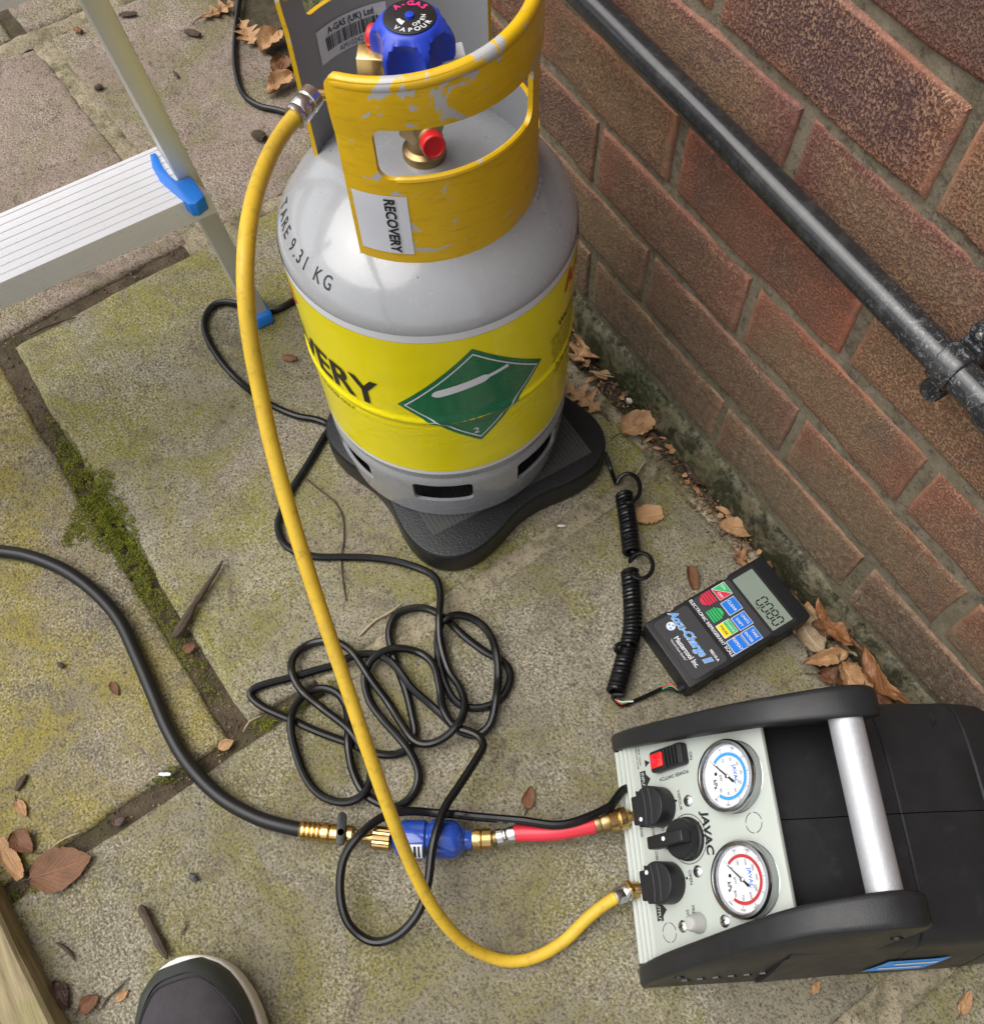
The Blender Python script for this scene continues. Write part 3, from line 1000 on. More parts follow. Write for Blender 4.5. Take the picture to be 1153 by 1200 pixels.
# ------------------------------------------------------------------ timber bed edging with leaf litter behind
b = B()
n_ = 40
vs_ = []
for i in range(n_ + 1):
    x = -.06 + 1.2 * i / n_
    yb = -.8385 + .083 * (x - .25)
    for (dy, dz) in ((0, -.03), (.0, .026), (-.003, .030), (-.040, .031), (-.043, .027), (-.043, -.03)):
        vs_.append((x, yb + dy + .0012 * noise.noise(Vector((x * 20, dy * 99, dz * 40))), dz + .0012 * noise.noise(Vector((x * 16, dy * 50, 3)))))
fs = [(i * 6 + k, (i + 1) * 6 + k, (i + 1) * 6 + (k + 1) % 6, i * 6 + (k + 1) % 6) for i in range(n_) for k in range(6)] + [tuple(range(6)), tuple(range(n_ * 6 + 5, n_ * 6 - 1, -1))]
b.add(vs_, fs)
tag(b.build('timber_edging', M['timber'], origin=(.3, -.85, 0), smooth=30), 'weathered pale timber edging board beside the shoe', 'timber edging')
bed = B()
bedv = []
for i in range(61):
    for j in range(16):
        x = -.05 + 1.2 * i / 60
        y0_ = -.880 + .083 * (x - .25)
        y = y0_ - .5 * j / 15
        bedv.append((x, y, .006 + .010 * noise.noise(Vector((x * 25, y * 25, 1))) + .006 * noise.noise(Vector((x * 80, y * 80, 1)))))
bed.add(bedv, [(i * 16 + j, (i + 1) * 16 + j, (i + 1) * 16 + j + 1, i * 16 + j + 1) for i in range(60) for j in range(15)])
tag(bed.build('planting_bed', M['soil']), 'dark soil of the bed behind the timber edging', None, kind='structure')

# ================================================================== WEIGHING SCALE PLATFORM
PC = Vector((.0744, -.2089, 0))
sc_ = thing('scale_platform', 'black four-lobed weighing scale platform under the gas cylinder', 'scale', PC)
out = []
for k in range(160):
    a = 2 * PI * k / 160
    l = (1 + math.cos(4 * (a - rad(51)))) / 2
    rr = .116 + .0425 * l ** 1.15
    out.append((rr * math.cos(a), rr * math.sin(a)))
b = B()
hp = .036
lev = [(.985, .0), (.998, .004), (1.0, .008), (1.0, hp - .006), (.996, hp - .0025), (.985, hp - .0005), (.972, hp)]
vs_, fs = [], []
n_ = len(out)
for (s_, z) in lev:
    vs_ += [PC + Vector((x * s_, y * s_, z)) for x, y in out]
for i in range(len(lev) - 1):
    fs += [(i * n_ + k, i * n_ + (k + 1) % n_, (i + 1) * n_ + (k + 1) % n_, (i + 1) * n_ + k) for k in range(n_)]
fs += [tuple(range(n_ - 1, -1, -1)), tuple((len(lev) - 1) * n_ + k for k in range(n_))]
b.add(vs_, fs).build('platform_shell', M['platform'], sc_)
b = B()
ra = rad(-1)
X = Vector((math.cos(ra), math.sin(ra), 0)); Y = Vector((-X.y, X.x, 0))
pm = frame(PC + Vector((-.002, .006, hp)), X, Y)
b.prism([(-.1, -.1), (.1, -.1), (.1, .1), (-.1, .1)], -.003, .0004, pm)
for k in range(41):
    y = -.1 + .2 * k / 40
    b.box(pm @ Vector((0, y * .98, .0008)), (.199, .0026, .0012), rot=pm.to_3x3())
b.build('ribbed_pad', M['rubberpad'], sc_, smooth=0)

# ================================================================== GAS CYLINDER
CC = Vector((.0568, -.2151, 0))
RB = .1241
Z0 = .0376
gas = thing('gas_cylinder', 'grey refrigerant cylinder with yellow RECOVERY label and yellow handle collar', 'gas cylinder', (CC.x, CC.y, Z0))
def cyl(a, z, r):
    a = rad(a)
    return Vector((CC.x + r * math.cos(a), CC.y + r * math.sin(a), z))
def rbody(z):
    r = RB + .0022 * math.exp(-((z - .2105) / .0034) ** 2) - .0007 * math.exp(-((z - .2025) / .002) ** 2)
    return r
def dome(r):
    """height of the shoulder at radius r"""
    pts = [(0, .381), (.03, .379), (.06, .3725), (.08, .3635), (.095, .354), (.108, .3435), (.117, .333), (.1215, .3255), (.1236, .319)]
    for (ra_, za), (rb_, zb) in zip(pts[:-1], pts[1:]):
        if r <= rb_:
            u = (r - ra_) / (rb_ - ra_)
            return za + (zb - za) * u
    return .319
b = B()
prof_ = [(.100, .10), (.118, .105), (.1215, .1125), (.1232, .118), (.1236, .1235)]
prof_ += [(rbody(z) - .0004, z) for z in [.128 + .0046 * k for k in range(40)]]
prof_ += [(.1238, .315)]
pp_ = spline([Vector((.1239, .316, 0)), Vector((.1235, .321, 0)), Vector((.1215, .3265, 0)), Vector((.117, .334, 0)), Vector((.108, .3445, 0)), Vector((.095, .3545, 0)), Vector((.08, .3635, 0)), Vector((.06, .3722, 0)), Vector((.03, .379, 0)), Vector((.004, .381, 0))], .004)
prof_ += [(q.x, q.y) for q in pp_]
mt = Matrix.Translation(CC)
b.lathe(prof_, 128, mt)
body = b.build('vessel', M['greypaint'], gas, smooth=45)

def shell(bb, rfun, a0, a1, da, z0, z1, dz, th, sdf, m_out=0, m_in=1, m_edge=0):
    """a curved sheet on the cylinder axis: kept where sdf(s, z) > 0; its border is drawn onto sdf = 0"""
    na, nz = int(round((a1 - a0) / da)), int(round((z1 - z0) / dz))
    closed = abs(a1 - a0 - 360) < 1e-6
    A = [a0 + (a1 - a0) * i / na for i in range(na + (0 if closed else 1))]
    Z = [z0 + (z1 - z0) * j / nz for j in range(nz + 1)]
    NA = len(A)
    keep = {}
    for i in range(na):
        for j in range(nz):
            am = a0 + (a1 - a0) * (i + .5) / na
            zm = z0 + (z1 - z0) * (j + .5) / nz
            keep[i, j] = sdf(am, zm) > 0
    used = {}
    for (i, j), k in keep.items():
        for (x, y) in ((i, j), (i + 1, j), (i + 1, j + 1), (i, j + 1)):
            used.setdefault((x % NA if closed else x, y), []).append(k)
    pos_ = {}
    for (i, j), ks in used.items():
        if not any(ks):
            continue
        a, z = A[i], Z[j]
        if not all(ks) or len(ks) < 4:
            for _ in range(3):
                d0 = sdf(a, z)
                ga = (sdf(a + .05, z) - d0) / (.05 * rad(1) * .09)
                gz = (sdf(a, z + .0001) - d0) / .0001
                gg = ga * ga + gz * gz
                if gg < 1e-6 or abs(d0) > .004:
                    break
                a -= d0 * ga / gg / (rad(1) * .09)
                z -= d0 * gz / gg
        pos_[i, j] = (a, z)
    idx, vs_ = {}, []
    for k, (a, z) in pos_.items():
        idx[k] = len(vs_)
        r = rfun(a, z)
        vs_ += [cyl(a, z, r), cyl(a, z, r - th)]
    W = lambda x: x % NA if closed else x
    fo, fi, fe = [], [], []
    cnt = {}
    for (i, j), k in keep.items():
        if not k:
            continue
        q = [(W(i), j), (W(i + 1), j), (W(i + 1), j + 1), (W(i), j + 1)]
        ids = [idx[x] for x in q]
        fo.append(tuple(ids))
        fi.append(tuple(x + 1 for x in reversed(ids)))
        for x, y in zip(ids, ids[1:] + ids[:1]):
            if (y, x) in cnt:
                cnt[y, x] = 0
            else:
                cnt[x, y] = 1
    for (x, y), c_ in cnt.items():
        if c_:
            fe.append((y, x, x + 1, y + 1))
    o = len(bb.v)
    bb.v += vs_
    for fl, m_ in ((fo, m_out), (fi, m_in), (fe, m_edge)):
        bb.f += [tuple(i + o for i in f) for f in fl]
        bb.mi += [m_] * len(fl)
    return bb
def sd_rr(a, z, a0, a1, z0, z1, r):
    """rounded-rectangle distance on the sheet, negative inside; a in degrees"""
    k = rad(1) * .09
    x, y = (a - (a0 + a1) / 2) * k, z - (z0 + z1) / 2
    hx, hy = (a1 - a0) / 2 * k - r, (z1 - z0) / 2 - r
    qx, qy = abs(x) - hx, abs(y) - hy
    return math.hypot(max(qx, 0), max(qy, 0)) + min(max(qx, qy), 0) - r

# foot ring with seven slots
def foot_r(a, z):
    u = (z - Z0) / .078
    return .1185 + .0058 * math.sin(min(1, u * 1.25) * PI / 2) - .004 * max(0, (u - .85) / .15) ** 2
slots = [-33 + 51.43 * k for k in range(7)]
def foot_sdf(a, z):
    d = 1
    for s_ in slots:
        aa = (a - s_ + 180) % 360 - 180
        d = min(d, sd_rr(aa, z, -14.2, 14.2, .0735, .1035, .004))
    return d
b = B()
shell(b, foot_r, -180, 180, 1.5, Z0, .1145, .003, .0035, foot_sdf)
b.build('foot_ring', [M['greypaint'], M['plasticdark']], gas, smooth=40)

# wrap-round label
def band(name, z0, z1, off, m, parent, n=128):
    bb = B()
    k = max(2, int((z1 - z0) / .0016))
    vs_, fs = [], []
    for j in range(k + 1):
        z = z0 + (z1 - z0) * j / k
        for i in range(n):
            a = 360 * i / n
            wr = .00025 * noise.noise(Vector((math.cos(rad(a)) * 4, math.sin(rad(a)) * 4, z * 60)))
            vs_.append(cyl(a, z, rbody(z) + off + wr))
    for j in range(k):
        for i in range(n):
            fs.append((j * n + i, j * n + (i + 1) % n, (j + 1) * n + (i + 1) % n, (j + 1) * n + i))
    return bb.add(vs_, fs).build(name, m, parent, smooth=60)
lab = band('label_wrap', .1305, .3105, .0004, M['label'], gas)
band('label_border', .1255, .1305, .0005, M['white'], lab)
band('label_border', .3105, .3185, .0002, M['white'], lab)
DEG = 1 / (RB * rad(1))
def on_label(a0, z0, off=.0011):
    return lambda x, y: cyl(a0 + x * DEG, z0 + y, rbody(z0 + y) + off)
# green diamond
L_, T_, R_, D_ = (-46.2, .2322), (-14.7, .2978), (17.0, .2405), (-13.4, .1741)
def diamond(s_, off, m, name, parent, n=18, hollow=None):
    cx, cz = (L_[0] + T_[0] + R_[0] + D_[0]) / 4, (L_[1] + T_[1] + R_[1] + D_[1]) / 4
    def pt(u, v_, k):
        q = [(cx + (c[0] - cx) * k, cz + (c[1] - cz) * k) for c in (L_, T_, R_, D_)]
        a = (1 - u) * (1 - v_) * q[0][0] + u * (1 - v_) * q[1][0] + u * v_ * q[2][0] + (1 - u) * v_ * q[3][0]
        z = (1 - u) * (1 - v_) * q[0][1] + u * (1 - v_) * q[1][1] + u * v_ * q[2][1] + (1 - u) * v_ * q[3][1]
        return a, z
    bb = B()
    vs_, fs = [], []
    if hollow is None:
        for i in range(n + 1):
            for j in range(n + 1):
                a, z = pt(i / n, j / n, s_)
                vs_.append(cyl(a, z, rbody(z) + off))
        fs = [(i * (n + 1) + j, (i + 1) * (n + 1) + j, (i + 1) * (n + 1) + j + 1, i * (n + 1) + j + 1) for i in range(n) for j in range(n)]
    else:
        per = [(i / n, 0) for i in range(n)] + [(1, i / n) for i in range(n)] + [(1 - i / n, 1) for i in range(n)] + [(0, 1 - i / n) for i in range(n)]
        for k in (s_, hollow):
            for u, v_ in per:
                a, z = pt(u, v_, k)
                vs_.append(cyl(a, z, rbody(z) + off))
        m_ = len(per)
        fs = [(i, (i + 1) % m_, m_ + (i + 1) % m_, m_ + i) for i in range(m_)]
    return bb.add(vs_, fs).build(name, m, parent, smooth=60)
dm = diamond(1.0, .0008, M['green'], 'hazard_diamond', lab)
diamond(.915, .0012, M['white'], 'hazard_border', dm, hollow=.885)
# gas bottle pictogram on the diamond: a club shape with a thin neck
b = B()
ax0, ax1 = Vector((-31.6, .2478, 0)), Vector((-.5, .2632, 0))
vs_, fs = [], []
N_ = 30
for i in range(N_ + 1):
    u = i / N_
    c_ = ax0.lerp(ax1, u)
    wd = .0044
    if u < .10:
        wd = .0044 * math.sqrt(max(.05, 1 - ((.10 - u) / .10) ** 2))
    elif u > .72:
        wd = .0020
    elif u > .66:
        wd = .0044 - (u - .66) / .06 * .0012
    for s_ in (-1, 1):
        a, z = c_.x - s_ * wd * .22 * DEG, c_.y + s_ * wd * .97 + .0012 * math.sin(PI * u)
        vs_.append(cyl(a, z, rbody(z) + .0012))
fs = [(2 * i, 2 * i + 2, 2 * i + 3, 2 * i + 1) for i in range(N_)]
b.add(vs_, fs).build('bottle_pictogram', M['white'], dm)
b = B()
mapped_text(b, '2', on_label(-15.2, .1905, .0012), .011, .02, ang=.0)
b.build('class_number', M['white'], dm, smooth=0)
# lettering on the yellow label
def label_word(s_, a, z, size, bold=0.0, m='black', name='lettering', align='CENTER', spacing=1.0, sx=1.0):
    bb = B()
    mapped_text(bb, s_, on_label(a, z), size, bold, spacing, align=align, sx=sx)
    return bb.build(name, M[m], lab, smooth=0)
label_word('RECOVERY', -54, .2350, .0450, .02, align='RIGHT', sx=.97, name='recovery_lettering')
label_word('CYLINDER ONLY', -80, .1985, .0065, .0)
label_word('Warning', 37, .2590, .0105, .02)
for k in range(9):
    label_word(['refrigerant gas under pressure', 'do not heat above 50 deg C', 'protect from direct sunlight', 'keep the valve closed when', 'the cylinder is not in use', 'store in a ventilated place', 'do not mix refrigerants', 'fill by weight only', 'return to the supplier'][k], 38.5, .2495 - .0062 * k, .0056)
label_word('A-GAS', 50, .2955, .026, .03, 'red_print', 'maker_name')
label_word('A-GAS', -112, .2890, .026, .03, 'red_print', 'maker_name')
label_word('TOTAL GAS SOLUTIONS', 52, .2765, .0055, .0, 'red_print')
# tare weight stamped on the shoulder
def on_dome(a0, r0):
    def fn(x, y):
        r = r0 - y * .78
        a = a0 + x / (r0 * rad(1))
        return cyl(a, dome(r) + .0011, r + .0006)
    return fn
b = B()
mapped_text(b, 'TARE 9.31 KG', on_dome(-95, .1135), .0132, .006, 1.4, sx=.95)
b.build('tare_lettering', M['black'], gas, smooth=0)
b = B()
mapped_text(b, 'W/C 12.6 LTR', on_dome(-158, .1135), .0125, .01, 1.2)
b.build('capacity_lettering', M['black'], gas, smooth=0)

# yellow collar with hand holes
ZB = .351
def ztop(a):
    return .4935 + .009 * max(0, min(1, (a + 62) / 100)) - .022 * max(0, min(1, (a - 60) / 60))
def collar_sdf(a, z):
    d = -sd_rr(a, z, -61.3, 223.0, .30, ztop(a), .006)
    d = min(d, z - ZB)
    d = min(d, sd_rr(a, z, -44.3, 37.0, .4285, .4655, .0085))
    d = min(d, sd_rr(a, z, 50.0, 110.0, .4000, .4660, .010))
    d = min(d, sd_rr(a, z, 137.0, 207.0, .4500, .4690, .006))
    return d
b = B()
def collar_r(a, z):
    u = max(0, (z - .455) / .045)
    return .0900 + .0016 * math.sin(min(1, u) * PI)
shell(b, collar_r, -63, 225, 1.0, ZB - .002, .507, .0018, .0036, collar_sdf)
col = b.build('collar', [M['collar'], M['greyin']], gas, smooth=40)
b = B()
path = [cyl(a, ztop(a) - .0035, .0868) for a in [-60.2 + 2 * k for k in range(142)]]
rr = [.0048] * len(path)
rr[0] = .002; rr[1] = .0044; rr[-1] = .002
b.tube(path, rr, 12)
b.build('rolled_rim', M['collar'], col)
b = B()
path = [cyl(a, .4275, .0883) for a in [-38 + 2 * k for k in range(36)]]
b.tube(path, [.001] + [.0024] * (len(path) - 2) + [.001], 8)
b.build('window_lip', M['collar'], col)
# weld beads under the collar
for (a0, a1) in ((40, 70), (150, 190)):
    b = B()
    path = [cyl(a, dome(.0905) - .0010 + .0003 * math.sin(a * 1.3), .0905) for a in [a0 + k for k in range(int(a1 - a0))]]
    b.tube(path, .0034, 8)
    b.build('weld_bead', M['greypaint'], col)
# paper label on the collar
def patch(name, a0, a1, z0, z1, rfun, off, m, parent, n=14, inside=False):
    bb = B()
    vs_ = []
    for i in range(n + 1):
        for j in range(5):
            a, z = a0 + (a1 - a0) * i / n, z0 + (z1 - z0) * j / 4
            vs_.append(cyl(a, z, rfun(a, z) + off))
    fs = [(i * 5 + j, (i + 1) * 5 + j, (i + 1) * 5 + j + 1, i * 5 + j + 1) for i in range(n) for j in range(4)]
    return bb.add(vs_, fs).build(name, m, parent, smooth=60)
pl = patch('paper_label', -58.6, -33.3, .3665, .4160, collar_r, .0005, M['paper'], col)
DC = 1 / (.09 * rad(1))
b = B()
mapped_text(b, 'RECOVERY', lambda x, y: cyl(-41.5 + x * DC, .3915 + y, .0912 + .0002), .0105, .03, ang=-PI / 2, sx=.88)
b.build('lettering', M['black'], pl, smooth=0)
# bar code label inside the rear of the collar
rin = lambda a, z: .0900 - .0036
bl = patch('barcode_label', 163, 203.5, .4130, .4370, rin, -.0006, M['paper'], col)
def rear(x, y):
    return cyl(183 - x * DC, .4250 + y, .0852)
b = B()
mapped_text(b, 'A-GAS (UK) Ltd', rear, .0062, .02)
b.v = [q + Vector((0, 0, .0078)) for q in b.v]
b2 = B()
mapped_text(b2, 'AM102421', rear, .0056, .0, ang=0)
b.add([q + Vector((0, 0, -.0088)) for q in b2.v], b2.f)
rb = random.Random(5)
x = -.024
while x < .024:
    wd = rb.choice([.0004, .0007, .0012])
    b.add([rear(x, -.0052), rear(x + wd, -.0052), rear(x + wd, .0042), rear(x, .0042)], [(0, 1, 2, 3)])
    x += wd + rb.choice([.0004, .0006, .001])
b.build('lettering', M['black'], bl, smooth=0)

# valve
VX = Vector((CC.x + .006, CC.y + .001, 0))
b = B()
b.lathe([(.0165, .378), (.0165, .386), (.012, .388), (.012, .4), (.0145, .402), (.0145, .43), (.011, .434), (.0105, .452)], 32, Matrix.Translation(VX))
b.prism(ring(.0175, 6, .3), .3995, .421, Matrix.Translation(VX))
valve = b.build('valve_body', M['dullbrass'], gas, bevel=.0008)
# outlet to the front with red cap
def outlet(ang, z, length, name, m, r, tilt=0.0):
    d = Vector((math.cos(rad(ang)) * math.cos(tilt), math.sin(rad(ang)) * math.cos(tilt), math.sin(tilt)))
    p0 = VX + Vector((0, 0, z))
    bb = B()
    bb.lathe([(r * .8, .006), (r * .8, length * .5), (r, length * .5 + .001), (r, length), (r * .85, length + .0015)], 24, along(p0, p0 + d))
    return bb.build(name, m, valve), p0, d
_, p0, d = outlet(-14, .4075, .026, 'outlet', M['dullbrass'], .0095, .12)
b = B()
b.lathe([(.0082, .027), (.0087, .028), (.0087, .0345), (.0079, .0358), (.0068, .0358), (.0064, .0350), (.003, .0350)], 32, along(p0, p0 + d))
b.build('red_cap', M['redcap'], valve, bevel=.0004)
p0 = VX + Vector((0, 0, .446))
d = Vector((math.cos(rad(-128)), math.sin(rad(-128)), .02)).normalized()
b = B()
b.prism(ring(.0128, 6, .2), .0185, .0385, along(p0, p0 + d))
b.lathe([(.0085, 0), (.0085, .010), (.0105, .011), (.0105, .016), (.0085, .017), (.0085, .020)], 24, along(p0, p0 + d))
b.build('flare_nut', M['brass'], valve, bevel=.0008)
p1 = p0 + Vector((0, 0, .013))
b = B()
d2 = Vector((math.cos(rad(-143)), math.sin(rad(-143)), .1)).normalized()
b.lathe([(.0070, .014), (.0070, .031), (.006, .0325)], 24, along(p1, p1 + d2))
b.build('red_tag', M['redcap'], valve)
b = B()
d3 = Vector((math.cos(rad(72)), math.sin(rad(72)), .05)).normalized()
b.prism(ring(.0095, 6, .1), .008, .0345, along(p0, p0 + d3))
b.build('white_plug', M['white'], valve, bevel=.001)
# hand wheel
HZ = .4555
b = B()
hm = Matrix.Translation(VX)
def wheel_r(a, R_w, D):
    dl = ((a + .15) % (PI / 3)) - PI / 6
    q = D * math.sin(dl)
    rho = .0149
    if abs(q) >= rho or D > 1:
        return R_w
    return min(R_w, D * math.cos(dl) - math.sqrt(rho * rho - q * q))
lev = [(.0205, HZ - .002, .0338), (.0272, HZ - .001, .0338), (.0288, HZ + .002, .0338), (.0290, HZ + .0085, .0339), (.0286, HZ + .0118, .0341), (.0274, HZ + .0145, .0346), (.0256, HZ + .0170, .0353), (.0232, HZ + .0196, .0364), (.0206, HZ + .0220, 2), (.0190, HZ + .0234, 2), (.0178, HZ + .0238, 2)]
n_ = 180
vs_, fs = [], []
for R_w, z, bite in lev:
    for k in range(n_):
        a = 2 * PI * k / n_
        r = wheel_r(a, R_w, bite)
        vs_.append(VX + Vector((r * math.cos(a), r * math.sin(a), z)))
for i in range(len(lev) - 1):
    fs += [(i * n_ + k, i * n_ + (k + 1) % n_, (i + 1) * n_ + (k + 1) % n_, (i + 1) * n_ + k) for k in range(n_)]
fs += [tuple(range(n_ - 1, -1, -1)), tuple((len(lev) - 1) * n_ + k for k in range(n_))]
hw = b.add(vs_, fs).build('hand_wheel', M['blueknob'], valve, smooth=38)
b = B()
b.lathe([(.0174, HZ + .0236), (.0174, HZ + .0246), (.0170, HZ + .0248)], 40, hm)
b.build('disc', M['black'], hw)
b = B()
b.lathe([(.0032, HZ + .0247), (.003, HZ + .0262), (.001, HZ + .0266)], 16, hm)
b.build('hub', M['blueknob'], hw)
upa = math.atan2(.496, -.779)
ZT = HZ + .0250
b = B()
arc_text(b, 'A-GAS', hm, (0, 0), .0128, upa, .0064, ZT, .03)
b.build('maker_name', M['pink_print'], hw, smooth=0)
b = B()
arc_text(b, 'VAPOUR', hm, (0, 0), .0140, upa + PI + .25, .0054, ZT, .02, inward=True, spacing=1.15)
arc_text(b, 'OPEN', hm, (0, 0), .0092, upa + PI + 1.0, .0044, ZT, .02, inward=True)
for k in range(9):
    a = upa + PI - 1.25 + .085 * k
    a2 = a + .085
    wd = .0012 + .0001 * k
    b.add([hm @ Vector(((.0078 + s_ * wd) * math.cos(q), (.0078 + s_ * wd) * math.sin(q), ZT)) for q, s_ in ((a, -1), (a, 1), (a2, 1), (a2, -1))], [(0, 1, 2, 3)])
b.build('lettering', M['white'], hw, smooth=0)

# ================================================================== RECOVERY UNIT
UO = Vector((.4561, -.2615, 0))
UR = rad(-28.33)
unit = thing('recovery_unit', 'black refrigerant recovery machine with two gauges and silver carry bar', 'recovery machine', UO, UR)
UM = WM[unit]
XC = .107
def half_out(z):
    return .1165 - .1425 * z if z < .2 else .088
def half_in(z):
    return .1005 - .168 * z if z < .165 else .0728 - .2 * (z - .165)
# side frames
prof_ = [(.010, .001), (-.004, .002), (-.008, .008), (-.007, .022), (.000, .048), (.011, .074), (.029, .108), (.051, .147), (.073, .178), (.097, .198), (.124, .210), (.146, .215), (.162, .213), (.172, .205), (.176, .193), (.173, .176), (.168, .155), (.164, .12), (.166, .06), (.170, .002)]
prof_ = [(q.x, q.y) for q in spline([Vector((x, y, 0)) for x, y in prof_], .012, True)]
for s_ in (-1, 1):
    b = B()
    n_ = len(prof_)
    cols = [0.0, .07, .2, .5, .8, .93, 1.0]
    ins = [.0024, .0007, 0, 0, 0, .0007, .0024]
    cen = Vector((.09, .10))
    vs_ = []
    for ci, (u, k) in enumerate(zip(cols, ins)):
        for (d, z) in prof_:
            q = Vector((d, z))
            dirv = (q - cen)
            q2 = q - dirv.normalized() * k
            hi, ho = half_in(z), half_out(z)
            vs_.append(UM @ Vector((XC + s_ * (hi + (ho - hi) * u), q2.x, max(.001, q2.y))))
    fs = []
    for c_ in range(len(cols) - 1):
        for i in range(n_):
            fs.append((c_ * n_ + i, c_ * n_ + (i + 1) % n_, (c_ + 1) * n_ + (i + 1) % n_, (c_ + 1) * n_ + i))
    fs += [tuple(range(n_)), tuple((len(cols) - 1) * n_ + i for i in range(n_ - 1, -1, -1))]
    b.add(vs_, fs)
    sf = b.build('side_frame', M['plasticdark'], unit, smooth=75)
    # vent slots in the outer flank
    for k in range(8):
        bb = B()
        d, z = .03 + .013 * k, .030 + .002 * k
        bb.box(UM @ Vector((XC + s_ * (half_out(z) - .0002), d, z)), (.0016, .005, .016), rot=UM.to_3x3() @ Matrix.Rotation(.5, 3, 'X'))
        bb.build('vent_slot', M['black'], sf, smooth=0)
    for (d, z) in ((.162, .165), (.02, .05)):
        bb = B()
        bb.lathe([(.0045, -.001), (.0045, .0008), (.0032, .001), (.003, -.0004)], 16, UM @ frame((XC + s_ * half_out(z), d, z), (0, 1, 0), (0, 0, s_)))
        bb.build('screw', M['plasticblack'], sf)
# carry bar
b = B()
p0, p1 = UM @ Vector((XC - .0685, .147, .1985)), UM @ Vector((XC + .0685, .147, .1985))
b.lathe([(.0126, 0), (.0126, (p1 - p0).length)], 40, along(p0, p1))
b.build('carry_bar', M['satin'], unit)
# moulded body in two halves with the seam between them
def body_sec(d):
    # (half width at foot, top height)
    ks = [(.060, .118, .150), (.092, .1185, .152), (.12, .1175, .149), (.17, .1165, .146), (.22, .117, .141), (.27, .1165, .131), (.32, .113, .115), (.36, .105, .09), (.385, .092, .06)]
    for (a, b_) in zip(ks[:-1], ks[1:]):
        if d <= b_[0]:
            u = (d - a[0]) / (b_[0] - a[0])
            u = u * u * (3 - 2 * u)
            return a[1] + (b_[1] - a[1]) * u, a[2] + (b_[2] - a[2]) * u
    return ks[-1][1:]
ds = [.0945, .0955, .098, .105, .12, .14, .17, .195, .1965, .198, .22, .25, .2705, .272, .2735, .29, .31, .33, .35, .365, .378, .385]
for s_ in (-1, 1):
    b = B()
    vs_ = []
    K = 15
    for d in ds:
        hw, top = body_sec(d)
        groove = .0016 if d in (.1965, .272) else 0
        for k in range(K):
            u = k / (K - 1)
            if u < .45:
                v_ = u / .45
                x = hw - (hw * .14) * v_ ** 1.5
                z = .004 + (top * .70 - .004) * v_
            else:
                v_ = (u - .45) / .55
                a = v_ * PI / 2
                e = .62
                x = (hw * .86) * (math.cos(a) ** e if v_ < 1 else 0)
                z = top * .70 + top * .30 * math.sin(a) ** e
            x = max(x - groove, .0004)
            vs_.append(UM @ Vector((XC + s_ * x, d, z - groove * (u > .45))))
    n_ = K
    fs = [(i * K + k, (i + 1) * K + k, (i + 1) * K + k + 1, i * K + k + 1) for i in range(len(ds) - 1) for k in range(K - 1)]
    # flat inner, bottom and ends
    o = len(vs_)
    for d in ds:
        vs_.append(UM @ Vector((XC + s_ * .0004, d, .004)))
    for i in range(len(ds) - 1):
        fs.append((i * K + K - 1, (i + 1) * K + K - 1, o + i + 1, o + i))
        fs.append((i * K, o + i, o + i + 1, (i + 1) * K))
    fs.append(tuple(range(K)) + (o,))
    fs.append(tuple((len(ds) - 1) * K + k for k in range(K - 1, -1, -1)) + (o + len(ds) - 1,))
    b.add(vs_, fs)
    b.build('body_shell', M['plasticdark'], unit, smooth=40)
for (x, d, z) in ((XC - .080, .243, .1265), (XC + .086, .240, .1215)):
    nrm = Vector((-.45 if x < XC else .45, 0, .9)).normalized()
    b = B()
    b.lathe([(.0088, -.004), (.0088, .0004), (.0078, .0009), (.0060, .0002), (.0054, -.003), (.001, -.0034)], 28, UM @ frame((x, d, z), (0, 1, 0), nrm.cross(Vector((0, 1, 0)))))
    b.build('screw_recess', M['plasticblack'], unit)
for x in (XC - .085, XC + .085):
    for d in (.03, .34):
        b = B()
        b.lathe([(.011, 0), (.012, .001), (.012, .006)], 20, UM @ Matrix.Translation((x, d, 0)))
        b.build('rubber_foot', M['rubberpad'], unit)
# blue sticker on the flank
b = B()
def flank(d, z):
    hw, top = body_sec(d)
    v_ = (z - .004) / (top * .70 - .004)
    return UM @ Vector((XC + hw - hw * .14 * v_ ** 1.5 + .0012, d, z))
nS = 6
b.add([flank(.178 + .052 * i / nS + .012 * j / 3, .036 + .036 * j / 3) for i in range(nS + 1) for j in range(4)], [(i * 4 + j, (i + 1) * 4 + j, (i + 1) * 4 + j + 1, i * 4 + j + 1) for i in range(nS) for j in range(3)])
stk = b.build('sticker', M['sky_print'], unit, smooth=0)
for j in range(2):
    bb = B()
    bb.add([flank(.188 + .036 * i / 4 + .010 * j, .046 + .013 * j + k * .005) + UM.to_3x3() @ Vector((.0005, 0, 0)) for i in range(5) for k in range(2)], [(2 * i, 2 * i + 2, 2 * i + 3, 2 * i + 1) for i in range(4)])
    bb.build('sticker_print', M['white'], stk, smooth=0)
